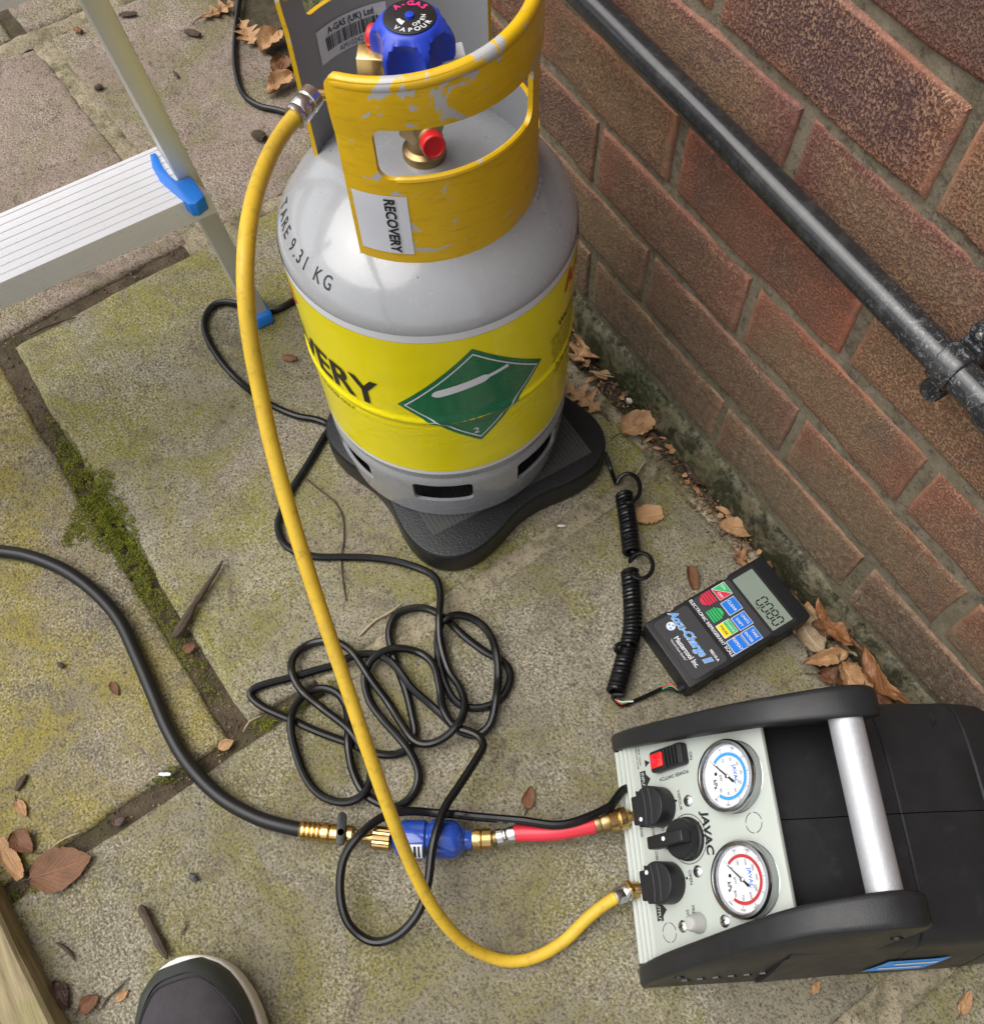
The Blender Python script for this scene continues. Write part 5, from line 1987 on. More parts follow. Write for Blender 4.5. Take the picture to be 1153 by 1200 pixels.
ln = (o1 - fe1).length
b.lathe([(.0072, -.004), (.0082, -.003), (.0082, .004), (.0075, .005), (.0082, .0065), (.0082, .010), (.0065, .011)], 24, ya)
b.build('crimp_ferrule', M['steel'], yh)
b = B()
b.prism(ring(.0105, 6, .2), .0095, ln, ya)
b.build('flare_nut', M['brass'], yh, bevel=.0008)

# ------------------------------------------------------------------ mains cord: paths lie on the paving and climb over themselves
c1 = [(745, 919, .030), (720, 942, .034), (686, 959, .0375), (653, 967, .0375), (611, 962, .0335), (570, 959, .024), (528, 956, .014), (486.5, 954, .009), (457, 961), (432, 980), (409.5, 1009), (403, 1046), (409.5, 1080), (428, 1100), (449, 1105), (474, 1094), (495, 1069), (505, 1038), (511.5, 996), (524, 955), (539, 930), (561, 893), (567, 879), (562, 868), (551, 862), (533, 854), (520, 833), (515.7, 808), (509.5, 783), (495, 768), (476.7, 763), (455, 765), (436, 777), (428, 796), (433, 821), (448, 843), (467, 865), (483, 886), (490.7, 908), (484.5, 930), (467, 945), (448, 943), (427, 930), (414, 905), (409.6, 877), (409, 846), (404, 824), (392, 811), (373.7, 807), (355, 818), (344, 840), (344, 868), (355, 905), (373, 930), (398, 941), (420, 938), (433, 924), (434, 898), (414, 862), (380, 833), (355, 812), (344, 790), (345.6, 771), (361, 756), (383, 752), (400, 757), (417, 771), (436, 799), (455, 824), (470, 848), (486, 870), (505, 875), (526, 866), (542, 847), (545, 827), (539, 808), (526, 787), (517, 758), (515.7, 733), (517, 702), (511, 680), (495, 668), (467, 658.7), (436, 654), (401, 653), (367, 652), (337, 641), (326, 620), (329.7, 600), (343, 572), (361, 544), (378, 515), (386, 500), (372, 492), (347, 487), (319, 475), (295, 459), (267, 433), (246, 402), (239.4, 378), (248, 360), (264, 354), (295, 360), (322, 363), (347, 350), (372, 330), (400, 300), (410, 250), (395, 190), (360, 143), (330, 130), (305, 124), (287, 112), (278, 90), (275, 60), (278, 20), (285, -30)]
c2 = [(404, 777), (373, 785), (342, 794), (311, 802), (297, 808), (294, 816), (309, 829), (342, 844), (373, 858), (411, 872), (436, 882), (458, 885), (476, 879), (486, 861), (483, 840), (476, 811), (467, 786), (459, 762), (456, 740), (464, 721), (483, 713), (505, 715), (526, 729), (548, 749), (570, 765), (589, 775), (598, 791), (592, 812), (576, 826), (554, 830), (536, 824), (523, 805), (514, 774), (514, 744), (521, 730), (539, 723), (561, 730), (576, 749), (583, 777), (583, 808), (578, 840), (570, 855), (555, 862), (536, 855), (520, 840), (503, 825), (483, 808), (467, 787), (455, 775), (439, 768), (420, 770), (404, 777)]
RC = .0042
def settle(lists):
    S = []
    for li, pts in enumerate(lists):
        sp = spline([G(q[0], q[1], q[2] if len(q) > 2 else RC) for q in pts], .004)
        S += [(q.x, q.y, li, k, q.z) for k, q in enumerate(sp)]
    A = np.array(S)
    n = len(A)
    z = np.maximum(A[:, 4], RC)
    # things the cord rests on: the filter can
    for i in range(n):
        q = Vector((A[i, 0], A[i, 1], ZF))
        u = (q - FD0).dot(fax)
        if -.055 < u < flen + .02:
            dperp = (q - FD0 - fax * u).length
            rr_ = (R_f if 0 < u < flen * .9 else .011) + RC
            if dperp < rr_:
                z[i] = max(z[i], ZF + math.sqrt(rr_ ** 2 - dperp ** 2) + .0005)
    dx = A[:, None, 0] - A[None, :, 0]
    dy = A[:, None, 1] - A[None, :, 1]
    d = np.sqrt(dx * dx + dy * dy)
    far = (np.abs(A[:, None, 3] - A[None, :, 3]) > 6) | (A[:, None, 2] != A[None, :, 2])
    near = (d < 2.0 * RC) & far
    for i in range(n):
        js = np.nonzero(near[i, :i])[0]
        if len(js):
            z[i] = max(z[i], (z[js] + np.sqrt(np.maximum(0, (2.0 * RC) ** 2 - d[i, js] ** 2))).max())
    # ease down from each crossing
    for li in range(len(lists)):
        m = np.nonzero(A[:, 2] == li)[0]
        zz_ = z[m].copy()
        for _ in range(2):
            for k in range(1, len(zz_)):
                zz_[k] = max(zz_[k], zz_[k - 1] - .0009)
            for k in range(len(zz_) - 2, -1, -1):
                zz_[k] = max(zz_[k], zz_[k + 1] - .0009)
        ker = np.array([1, 2, 3, 2, 1]) / 9
        zz_ = np.maximum(np.convolve(np.pad(zz_, 2, mode='edge'), ker, 'valid'), zz_ - .0006)
        z[m] = zz_
    return [[Vector((A[i, 0], A[i, 1], z[i])) for i in np.nonzero(A[:, 2] == li)[0]] for li in range(len(lists))]
paths = settle([c2, c1])
cordt = thing('mains_cord', 'glossy black mains cord tangled in loops on the paving', 'power cord', G(460, 840))
b = B()
p_in = UM @ Vector((XC - .060, .006, .022))
pc = paths[1]
lead = [p_in, p_in + UM.to_3x3() @ Vector((.002, -.010, .003))]
nskip = 8
b.tube(spline(lead + [pc[nskip]], .004)[:-1] + pc[nskip:], RC, 10)
b.build('cord_run', M['cord'], cordt)
b = B()
b.tube(paths[0], RC, 10)
b.build('cord_loop', M['cord'], cordt)

# ================================================================== FALLEN LEAVES AND TWIGS
def leaf(label, base, tip, wr=.55, kind='beech', curl=.3, bend=.15, twist=0.0, z0=.001, m='leaf_tan', seed=0, crumple=.06, group='fallen leaves on the paving', name='fallen_leaf', tilt=0.0, stalk=True):
    pb, pt = G(*base), G(*tip)
    L = (pt - pb).length
    ax = (pt - pb).normalized()
    sd_ = Vector((-ax.y, ax.x, 0))
    nu, nv = 22, 12
    vs_, uv, fs = [], [], []
    for i in range(nu + 1):
        u = i / nu
        if kind == 'beech':
            wdt = math.sin(PI * u ** .82) ** .8 * (1 - .12 * u)
        elif kind == 'oak':
            wdt = (math.sin(PI * u ** 1.25) ** .7) * (.62 + .38 * math.cos(u * 26 + 1.2))
        else:
            wdt = .55 + .45 * math.sin(PI * u)
        for j in range(nv + 1):
            v_ = -1 + 2 * j / nv
            half = L * wr / 2 * wdt
            n1_ = noise.noise(Vector((u * 3 + seed * 7, v_ * 2, seed)))
            n2_ = noise.noise(Vector((u * 9 + seed * 3, v_ * 6, seed + 5)))
            edge = 1 + .22 * noise.noise(Vector((u * 14, seed * 9 + (3 if v_ > 0 else 0), 0))) * abs(v_)
            # cross-section rolled on an arc
            th = curl * 2.2 * v_
            if abs(curl) > .02:
                rr_ = half / (curl * 2.2)
                y, zc = rr_ * math.sin(th), rr_ * (1 - math.cos(th))
            else:
                y, zc = half * v_, 0
            zc += L * bend * ((2 * u - 1) ** 2 if bend > 0 else -(2 * u - 1) ** 2 + 0) * .5
            zc += L * crumple * (n1_ * .8 + n2_ * .35)
            zc += L * .012 * math.cos((u * 9 - abs(v_) * 4.5) * 2 * PI) * abs(v_) * (1 if kind == 'beech' else .4)
            tw = twist * (u - .5)
            y2, z2 = y * edge * math.cos(tw) - zc * math.sin(tw), y * edge * math.sin(tw) + zc * math.cos(tw)
            z2 += tilt * y2
            vs_.append(pb + ax * (L * u) + sd_ * y2 + Vector((0, 0, z2)))
            uv.append((u, (v_ + 1) / 2))
    zm = min(q.z for q in vs_)
    vs_ = [q + Vector((0, 0, z0 - zm)) for q in vs_]
    W_ = nv + 1
    fs = [(i * W_ + j, (i + 1) * W_ + j, (i + 1) * W_ + j + 1, i * W_ + j + 1) for i in range(nu) for j in range(nv)]
    # second skin just below gives the blade its thickness
    o = len(vs_)
    vs_ += [q - Vector((0, 0, .00045)) for q in vs_]
    uv += uv
    fs += [tuple(reversed([k + o for k in f])) for f in fs]
    per = [j for j in range(W_)] + [i * W_ + nv for i in range(1, nu + 1)] + [nu * W_ + j for j in range(nv - 1, -1, -1)] + [i * W_ for i in range(nu - 1, 0, -1)]
    fs += [(per[k], per[(k + 1) % len(per)], per[(k + 1) % len(per)] + o, per[k] + o) for k in range(len(per))]
    root = thing(name, label, 'leaf', (pb + pt) / 2 + Vector((0, 0, 0)), 0, group)
    bb = B()
    bb.uv = uv
    bb.add(vs_, fs)
    bb.build('blade', M[m], root, smooth=60)
    if stalk:
        s0 = vs_[nv // 2]
        bb = B()
        e_ = pb - ax * L * .22 + sd_ * L * .05
        bb.tube(spline([s0 + ax * .002, s0.lerp(Vector((e_.x, e_.y, max(.001, s0.z * .6))), .5), Vector((e_.x, e_.y, max(.0012, z0)))], .003), [.0007] * len(spline([s0 + ax * .002, s0.lerp(Vector((e_.x, e_.y, max(.001, s0.z * .6))), .5), Vector((e_.x, e_.y, max(.0012, z0)))], .003)), 6)
        bb.build('stalk', M['bark'], root)
    return root
GP = 'leaves heaped against the wall'
leaf('large glossy brown leaf curled up against the wall footing', (952, 704), (1010, 762), .80, 'beech', .30, .12, .7, .012, 'leaf_brown', 1, .16, GP, tilt=.45)
leaf('greyish papery leaf at the left end of the heap by the display', (926, 722), (962, 770), .8, 'beech', .42, .1, .4, .003, 'leaf_grey', 2, .16, GP)
leaf('tan boat-shaped leaf lying at the front left of the heap', (988, 772), (934, 784), .48, 'beech', .55, .1, 0, .010, 'leaf_tan', 3, .10, GP)
leaf('large brown ribbed leaf on top of the heap beside the machine', (1000, 770), (1060, 838), .62, 'beech', .22, .10, .3, .022, 'leaf_brown', 4, .13, GP, tilt=.15)
leaf('folded tan leaf at the bottom of the heap beside the side frame', (980, 782), (1016, 838), .6, 'beech', .5, .08, -.4, .012, 'leaf_tan', 5, .14, GP)
leaf('small upright curled leaf at the right end of the heap', (1078, 846), (1058, 804), .65, 'beech', .55, .1, .7, .008, 'leaf_brown', 6, .16, GP, tilt=.5)
leaf('brown leaf half hidden in the middle of the heap', (960, 748), (1004, 762), .75, 'beech', .45, .1, .5, .018, 'leaf_brown', 7, .16, GP)
leaf('dark shrivelled leaf under the front edge of the heap', (954, 794), (1000, 800), .6, 'beech', .45, .1, .3, .003, 'leaf_red', 8, .16, GP)
leaf('red brown leaf tucked under the side frame of the machine', (1006, 804), (1044, 846), .6, 'beech', .5, .1, .3, .006, 'leaf_red', 9, .16, GP)
leaf('tan leaf edge standing up between the ribbed leaf and the footing', (1022, 772), (1060, 806), .5, 'beech', .55, .1, .6, .012, 'leaf_red', 51, .16, GP, tilt=.6)
leaf('grey leaf pressed flat below the glossy curled leaf', (970, 734), (1012, 776), .7, 'beech', .4, .1, .3, .006, 'leaf_grey', 52, .14, GP)
leaf('broken tan leaf at the display corner end of the heap', (940, 712), (966, 732), .7, 'half', .5, .1, .5, .006, 'leaf_tan', 53, .16, GP, stalk=False)
leaf('rust leaf at the foot of the heap nearest the carry bar', (1034, 818), (1070, 850), .6, 'beech', .5, .1, .5, .005, 'leaf_brown', 54, .16, GP)
leaf('dark crumpled leaf deep in the heap below the boat-shaped leaf', (944, 764), (976, 792), .7, 'beech', .5, .1, .5, .002, 'leaf_dark', 55, .16, GP, stalk=False)
leaf('small rust curl on the heap beside the twig', (984, 744), (1002, 776), .6, 'beech', .55, .1, .5, .022, 'leaf_red', 56, .16, GP, stalk=False)
leaf('thin tan curl lying between heap and machine frame', (1040, 836), (1072, 856), .45, 'beech', .6, .1, .5, .008, 'leaf_tan', 57, .14, GP, stalk=False)
leaf('tan crumpled leaf wedged behind the top of the side frame', (1060, 838), (1092, 862), .6, 'beech', .45, .1, .5, .014, 'leaf_brown', 58, .18, GP, stalk=False)
leaf('brown leaf standing on edge at the footing above the ribbed leaf', (1012, 748), (1046, 786), .55, 'beech', .5, .1, .7, .016, 'leaf_brown', 59, .18, GP, tilt=.7)
leaf('rust leaf spilling out in front of the heap', (990, 806), (1014, 832), .7, 'beech', .45, .1, .5, .004, 'leaf_brown', 60, .18, GP)
leaf('dull brown leaf bridging heap and display corner', (946, 736), (976, 752), .75, 'beech', .45, .1, .5, .012, 'leaf_red', 61, .18, GP, stalk=False)
GL = 'single leaves along the wall'
leaf('pale lobed oak leaf by the wall just right of the cylinder', (702, 392), (672, 428), .95, 'oak', .25, .1, .2, .003, 'leaf_tan', 11, .08, GL)
leaf('orange brown oak leaf touching the scale platform', (706, 486), (663, 455), .75, 'oak', .2, .1, .1, .002, 'leaf_tan', 12, .06, GL)
leaf('brown ragged leaf with stalk between platform and wall', (727, 512), (770, 488), .75, 'beech', .3, .1, .4, .002, 'leaf_tan', 13, .1, GL)
leaf('broken tan leaf beside the coiled cable', (741, 608), (776, 602), .75, 'half', .25, .08, .2, .001, 'leaf_tan', 14, .05, GL, stalk=False)
leaf('rolled brown leaf above the hand-held display', (808, 664), (814, 692), .62, 'half', .62, .02, .1, .001, 'leaf_red', 15, .04, GL, stalk=False)
leaf('crumpled tan leaf by the footing above the display', (841, 618), (888, 628), .62, 'beech', .35, .1, .5, .004, 'leaf_tan', 16, .1, GL)
leaf('dark wet leaf wedged along the wall footing', (800, 545), (835, 576), .45, 'beech', .3, .05, .1, .003, 'leaf_dark', 17, .06, GL, stalk=False)
leaf('torn tan scrap at the corner of the display', (962, 672), (945, 700), .6, 'beech', .4, .1, .3, .004, 'leaf_tan', 18, .1, GL, stalk=False)
leaf('small orange scrap of leaf by the wall joint', (799, 536), (812, 545), .8, 'half', .2, .1, .3, .003, 'leaf_brown', 19, .08, GL, stalk=False)
leaf('purple brown leaf against the wall behind the cylinder', (676, 380), (684, 398), .8, 'beech', .3, .1, .3, .004, 'leaf_dark', 20, .08, GL, stalk=False)
GT = 'leaves behind the cylinder'
leaf('tan leaf at the top edge of the photograph by the cord', (236, 26), (276, 8), .62, 'oak', .3, .1, .3, .001, 'leaf_tan', 21, .08, GT)
leaf('tan lobed leaf just right of the cord at the top', (282, 28), (300, 56), .75, 'oak', .3, .1, .3, .002, 'leaf_tan', 22, .08, GT)
leaf('pale curled leaf beside the collar of the cylinder', (326, 40), (308, 66), .9, 'beech', .42, .1, .4, .003, 'leaf_tan', 23, .12, GT)
leaf('dark brown leaf behind the yellow collar edge', (334, 70), (326, 95), .8, 'beech', .4, .1, .3, .002, 'leaf_red', 24, .1, GT)
leaf('tan and brown folded leaf where the cord passes the cylinder', (344, 92), (314, 117), .7, 'beech', .45, .1, .6, .004, 'leaf_tan', 25, .12, GT)
leaf('small reddish leaf under the ladder tread', (40, 252), (4, 258), .55, 'beech', .3, .1, .3, .001, 'leaf_red', 26, .08, GT)
GB = 'leaves near the timber edging'
leaf('big red brown beech leaf beside the timber edging', (37, 1032), (111, 1005), .74, 'beech', .12, -.08, .1, .003, 'leaf_red', 31, .03, GB)
leaf('torn tan strip of leaf left of the big beech leaf', (3, 985), (30, 1030), .38, 'half', .35, .08, .3, .004, 'leaf_tan', 32, .05, GB, stalk=False)
leaf('crumpled brown leaf above the big beech leaf', (18, 976), (42, 1000), .8, 'beech', .4, .1, .4, .003, 'leaf_red', 33, .1, GB, stalk=False)
leaf('small pink brown leaf on the left slab', (20, 938), (33, 958), .55, 'beech', .3, .1, .2, .001, 'leaf_tan', 34, .07, GB)
leaf('crumpled rust leaf between timber and shoe', (94, 1186), (118, 1166), .8, 'beech', .35, .1, .4, .002, 'leaf_red', 35, .1, GB)
leaf('ragged brown leaf next to the timber edging', (66, 1150), (82, 1182), .6, 'beech', .35, .1, .4, .002, 'leaf_dark', 36, .1, GB, stalk=False)
leaf('pale scrap of leaf left of the shoe toe', (136, 1175), (152, 1160), .6, 'beech', .35, .1, .4, .001, 'leaf_tan', 37, .1, GB, stalk=False)
leaf('heart-shaped tan leaf at the crossing of the slab joints', (256, 878), (274, 868), .8, 'beech', .25, .05, .2, .0, 'leaf_tan', 38, .05, GB, stalk=False)
leaf('tiny dark leaf in the joint above the big beech leaf', (133, 968), (146, 958), .8, 'beech', .25, .05, .2, .0, 'leaf_dark', 39, .06, GB, stalk=False)
leaf('brown pointed leaf lying in the moss', (216, 766), (230, 756), .8, 'beech', .25, .05, .2, .002, 'leaf_red', 40, .06, GB, stalk=False)
leaf('small rust leaf on the left slab beside the black hose', (130, 800), (140, 816), .5, 'beech', .3, .05, .2, .001, 'leaf_red', 41, .06, GB, stalk=False)
leaf('dry red brown leaf alone on the middle of the big slab', (617, 950), (622, 922), .62, 'beech', .3, .1, .3, .001, 'leaf_red', 42, .09, GB)
leaf('small tan leaf in front of the machine flank', (1124, 1190), (1136, 1160), .5, 'beech', .35, .1, .3, .001, 'leaf_tan', 43, .1, GB)
leaf('tiny pink leaf scrap below the machine', (950, 1165), (960, 1150), .6, 'beech', .3, .1, .3, .001, 'leaf_tan', 44, .1, GB, stalk=False)
leaf('brown leaf in the bed behind the timber', (-5, 1110), (25, 1160), .7, 'beech', .3, .1, .3, .014, 'leaf_brown', 45, .08, 'leaves in the planting bed')
leaf('pale leaf in the bed at the bottom left corner', (8, 1205), (36, 1180), .7, 'beech', .3, .1, .3, .016, 'leaf_tan', 46, .08, 'leaves in the planting bed')
leaf('dark leaf in the bed at the left edge', (-20, 1150), (4, 1196), .7, 'beech', .3, .1, .3, .012, 'leaf_red', 47, .08, 'leaves in the planting bed')

def twig(label, pts, r0, r1, m='bark', n=8, z=None, name='twig', group=None):
    P = [G(x, y, (z if z is not None else r0) + .001) for x, y in pts]
    sp = spline(P, .004)
    rr_ = [(r0 + (r1 - r0) * i / (len(sp) - 1)) * min(1, .45 + .35 * min(i, len(sp) - 1 - i)) * (1 + .45 * noise.noise(Vector((i * .5, r0 * 1e3, 0)))) for i in range(len(sp))]
    sp = [q + Vector((0, 0, .0008 * noise.noise(Vector((i * .3, 1, r0 * 1e3))))) for i, q in enumerate(sp)]
    bb = B()
    bb.tube(sp, rr_, n)
    o = bb.build(name, M[m], origin=P[0])
    return tag(o, label, 'twig', group)
twig('thick dark stick lying across the mossy joint', [(204, 747), (214, 734), (226, 712), (240, 690), (252, 672), (261, 657)], .0058, .0018)
twig('dark piece of bark pointing at the shoe', [(164, 1062), (174, 1080), (186, 1105), (196, 1124)], .0048, .0034)
twig('pale flat splinter by the cable loops', [(421, 745), (440, 727), (458, 717), (472, 706)], .0016, .0010, 'straw')
twig('thin dark root curling over the slab near the cylinder', [(358, 560), (372, 572), (390, 586), (401, 604), (403, 630), (400, 655), (402, 682), (406, 706)], .0010, .0008)
twig('brown twig lying in the joint below the ladder tread', [(34, 392), (60, 380), (84, 373), (90, 372)], .0018, .0010)
twig('small curved reddish twig near the timber', [(66, 1105), (76, 1112), (84, 1120), (88, 1126)], .0020, .0012)
twig('straw stem standing beside the coiled cable', [(742, 560), (750, 549), (757, 538)], .0010, .0006, 'straw', z=.004)
twig('pale dry stem on the debris by the wall', [(691, 434), (704, 439), (722, 442)], .0010, .0007, 'straw', z=.004)
twig('thin twig in the leaf heap beside the machine', [(976, 812), (980, 790), (984, 765), (982, 740)], .0012, .0008, z=.012)
twig('pale stem crossing the joint by the big beech leaf', [(62, 992), (76, 983), (93, 976)], .0010, .0007, 'straw')
twig('pale stem in the joint at the slab corner', [(285, 858), (292, 846), (306, 839)], .0010, .0007, 'straw')
twig('thin twig between timber and shoe', [(118, 1184), (126, 1170), (140, 1158), (152, 1145)], .0010, .0007)
twig('fine hooked twig on the slab above the shoe', [(212, 1096), (218, 1086), (218, 1072)], .0008, .0005)
def chunk(label, px, py, w_, l_, h_, ang, m='bark', name='bark_chip', seed=0):
    c_ = G(px, py, 0)
    bb = B()
    nseg = 9
    vs_, fs = [], []
    for i in range(nseg + 1):
        u = i / nseg
        for k in range(8):
            a = 2 * PI * k / 8
            s_ = (.35 + .65 * math.sin(PI * min(.95, max(.06, u))) ** .5) * (1 + .3 * noise.noise(Vector((u * 4, a, seed))))
            x, y, z = (u - .5) * l_, w_ / 2 * s_ * math.cos(a), h_ / 2 * s_ * math.sin(a)
            vs_.append(c_ + Vector((x * math.cos(ang) - y * math.sin(ang), x * math.sin(ang) + y * math.cos(ang), max(0, z + h_ / 2) + .001)))
    fs = [(i * 8 + k, (i + 1) * 8 + k, (i + 1) * 8 + (k + 1) % 8, i * 8 + (k + 1) % 8) for i in range(nseg) for k in range(8)] + [tuple(range(7, -1, -1)), tuple(nseg * 8 + k for k in range(8))]
    o = bb.add(vs_, fs).build(name, M[m], origin=c_, smooth=40)
    return tag(o, label, name.replace('_', ' '))
chunk('dark forked bark chip on the slab right of the ladder rail', 151, 19, .010, .026, .006, 1.1, seed=1)
chunk('dark rounded bark chip between ladder and cord', 227, 42, .011, .026, .008, .65, seed=2)
chunk('small dark curved chip below the bark chips', 207, 89, .005, .016, .004, .0, seed=3)
chunk('brown bark chip lying by the left side of the cylinder', 340, 422, .010, .018, .006, .9, 'leaf_red', seed=4)
chunk('little red brown pebble by the ladder rail', 93, 38, .010, .014, .007, .5, 'leaf_red', 'pebble', 5)
chunk('small black crumb by the ladder rail', 117, 105, .009, .012, .007, 1.4, seed=6)
chunk('round dark clump of moss beside the yellow hose', 305, 163, .018, .020, .010, .4, 'soil', 'moss_clump', 7)
chunk('small round grey pebble above the shoe', 228, 1029, .007, .009, .005, .3, 'rubberpad', 'pebble', 8)
chunk('pale pebble by the wall above the display corner', 915, 665, .008, .013, .007, 1.2, 'pebble', 'pebble', 9)
chunk('white pebble in the debris right of the cylinder', 737, 472, .006, .008, .006, .2, 'pebble', 'pebble', 10)
chunk('pointed black bud scale on the left slab', 26, 918, .007, .018, .004, 2.2, seed=11)
chunk('tiny black crumb on the left slab', 73, 781, .006, .008, .005, .3, seed=12)
chunk('blue and white scrap of plastic in the mossy joint', 194, 908, .004, .012, .002, 1.0, 'paper', 'plastic_scrap', 13)
chunk('white fleck on the slab in front of the platform', 658, 617, .004, .009, .002, 1.0, 'pebble', 'pebble', 14)

# ------------------------------------------------------------------ moss, grit and crumbs nobody could count
rm = random.Random(3)
b = B()
vs_, fs = [], []
def tuft(c_, h_, n_):
    for k in range(n_):
        a = rm.uniform(0, 2 * PI)
        lean = rm.uniform(.2, 1.1)
        d = Vector((math.cos(a) * lean, math.sin(a) * lean, 1)).normalized() * h_ * rm.uniform(.6, 1.2)
        sd_ = Vector((-math.sin(a), math.cos(a), 0)) * h_ * .17
        o = len(vs_)
        vs_.extend([c_ - sd_, c_ + sd_, c_ + d * .55 + sd_ * .8, c_ + d, c_ + d * .55 - sd_ * .8])
        fs.append((o, o + 1, o + 2, o + 3, o + 4))
# blobs of (x, y, radius) in photograph pixels over the joint
blobs = [(56, 488, 6, .5), (62, 500, 8, .6), (70, 512, 12, .9), (80, 530, 16, 1), (92, 550, 20, 1), (106, 572, 26, 1), (122, 562, 18, 1), (128, 590, 28, 1), (106, 608, 30, 1), (88, 626, 18, 1), (80, 634, 10, 1), (138, 612, 26, 1), (122, 632, 20, 1), (146, 630, 22, 1), (152, 652, 22, .9), (162, 668, 18, .8), (168, 686, 17, .75), (178, 700, 17, .7), (188, 718, 16, .6), (198, 735, 15, .5), (209, 752, 14, .5), (220, 770, 13, .5), (230, 785, 13, .5), (242, 802, 12, .4), (253, 818, 10, .35), (200, 905, 13, .7), (185, 912, 10, .6), (215, 897, 9, .5), (305, 853, 12, .6), (318, 845, 12, .6), (335, 838, 12, .6), (350, 828, 12, .5), (370, 815, 10, .4), (390, 800, 8, .4), (170, 922, 9, .4), (40, 1040, 9, .6), (16, 1050, 9, .6), (240, 912, 7, .4)]
for (bx, by, br, k_) in blobs:
    for k in range(int(br * br * 1.5 * k_)):
        a, r = rm.uniform(0, 2 * PI), br * math.sqrt(rm.random())
        c_ = G(bx + r * math.cos(a), by + r * math.sin(a), 0)
        hgt_ = 1 - (r / br) ** 2
        lump = noise.noise(Vector((c_.x * 90, c_.y * 90, 0)))
        if lump < -.34:
            continue
        gz = -.0058 + .0062 * min(1, hgt_ * 1.8) * (.55 + .45 * k_) + .0022 * lump
        tuft(Vector((c_.x, c_.y, gz)), rm.uniform(.0012, .0026), 5)
b.add(vs_, fs)
mo = b.build('moss', M['moss'], smooth=0)
tag(mo, 'bright green moss growing in the joint between the left slabs', 'moss', kind='stuff')
def scatter(name, label, cat, m, places, seed):
    rs = random.Random(seed)
    base = [Vector((1, 0, 0)), Vector((-1, 0, 0)), Vector((0, 1, 0)), Vector((0, -1, 0)), Vector((0, 0, 1)), Vector((0, 0, -1))]
    tri = [(0, 2, 4), (2, 1, 4), (1, 3, 4), (3, 0, 4), (2, 0, 5), (1, 2, 5), (3, 1, 5), (0, 3, 5)]
    bb = B()
    V_, F_ = [], []
    for (c_, s_) in places(rs):
        rot = Matrix.Rotation(rs.uniform(0, 6.28), 3, 'Z') @ Matrix.Rotation(rs.uniform(0, 6.28), 3, 'X')
        k = Vector((s_ * rs.uniform(.6, 1.6), s_ * rs.uniform(.5, 1.1), s_ * rs.uniform(.3, .8)))
        o = len(V_)
        V_ += [c_ + rot @ Vector((q.x * k.x, q.y * k.y, q.z * k.z)) for q in base]
        F_ += [tuple(i + o for i in f) for f in tri]
    bb.add(V_, F_)
    o = bb.build(name, m, smooth=0)
    return tag(o, label, cat, kind='stuff')
def wall_debris(rs):
    for k in range(3000):
        x = rs.uniform(-.45, .78)
        y = -.020 + rs.gauss(0, .0095)
        y = min(-.005, max(-.062, y))
        s_ = rs.choice([.0008, .0012, .0018, .0026]) * rs.uniform(.6, 1.2)
        yield Vector((x, y, -.002 + s_ * .4 + .004 * rs.random())), s_
scatter('wall_debris', 'loose grit and leaf crumbs along the foot of the wall', 'debris', M['crumbs'], wall_debris, 21)
# torn flakes of leaf drifted along the foot of the wall
rl = random.Random(31)
b = B()
vs_, fs = [], []
for k in range(110):
    x = rl.uniform(-.4, .75)
    y = -.020 + rl.gauss(0, .011)
    y = min(-.006, max(-.06, y))
    L_f, W_f = rl.choice([.006, .009, .013, .02]) * rl.uniform(.8, 1.2), rl.uniform(.004, .011)
    yaw, cu = rl.uniform(0, 6.28), rl.uniform(-.5, .5)
    o = len(vs_)
    for i in range(4):
        for j in range(3):
            u, v_ = (i / 3 - .5) * L_f, (j / 2 - .5) * W_f * (1 - .5 * abs(i / 1.5 - 1) ** 2) * rl.uniform(.7, 1.2)
            z = .0025 + abs(cu) * v_ * v_ * 90 + cu * u * u * 60 + rl.uniform(0, .0012) + .002 * rl.random()
            vs_.append((x + u * math.cos(yaw) - v_ * math.sin(yaw), y + u * math.sin(yaw) + v_ * math.cos(yaw), max(.0002, z)))
    fs += [(o + i * 3 + j, o + (i + 1) * 3 + j, o + (i + 1) * 3 + j + 1, o + i * 3 + j + 1) for i in range(3) for j in range(2)]
tag(b.add(vs_, fs).build('leaf_litter', M['litter'], smooth=60), 'torn flakes of dry leaf drifted along the foot of the wall', 'leaf litter', kind='stuff')
def joint_debris(rs):
    for k in range(1600):
        if rs.random() < .5:
            c_ = PQ(rs.uniform(-.42, .2), -.594 + rs.gauss(0, .009), 0)
        elif rs.random() < .6:
            c_ = PQ(.2085 + rs.gauss(0, .008), rs.uniform(-.86, -.35), 0)
        else:
            c_ = PQ(-.415 + rs.gauss(0, .009), rs.uniform(-.75, -.2), 0)
        s_ = rs.choice([.0007, .0011, .0017]) * rs.uniform(.6, 1.3)
        yield Vector((c_.x, c_.y, -.006 + .002 * rs.random())), s_
scatter('joint_debris', 'crumbs of leaf and grit in the open paving joints', 'debris', M['crumbs'], joint_debris, 22)
def slab_grit(rs):
    for k in range(1500):
        c_ = Vector((rs.uniform(-1.0, .9), rs.uniform(-.95, -.06), 0))
        s_ = rs.choice([.0004, .0006, .0009, .0013]) * rs.uniform(.6, 1.2)
        yield Vector((c_.x, c_.y, s_ * .3 + .0004)), s_
scatter('slab_grit', 'tiny crumbs and grit scattered over the slabs', 'debris', M['crumbs'], slab_grit, 23)

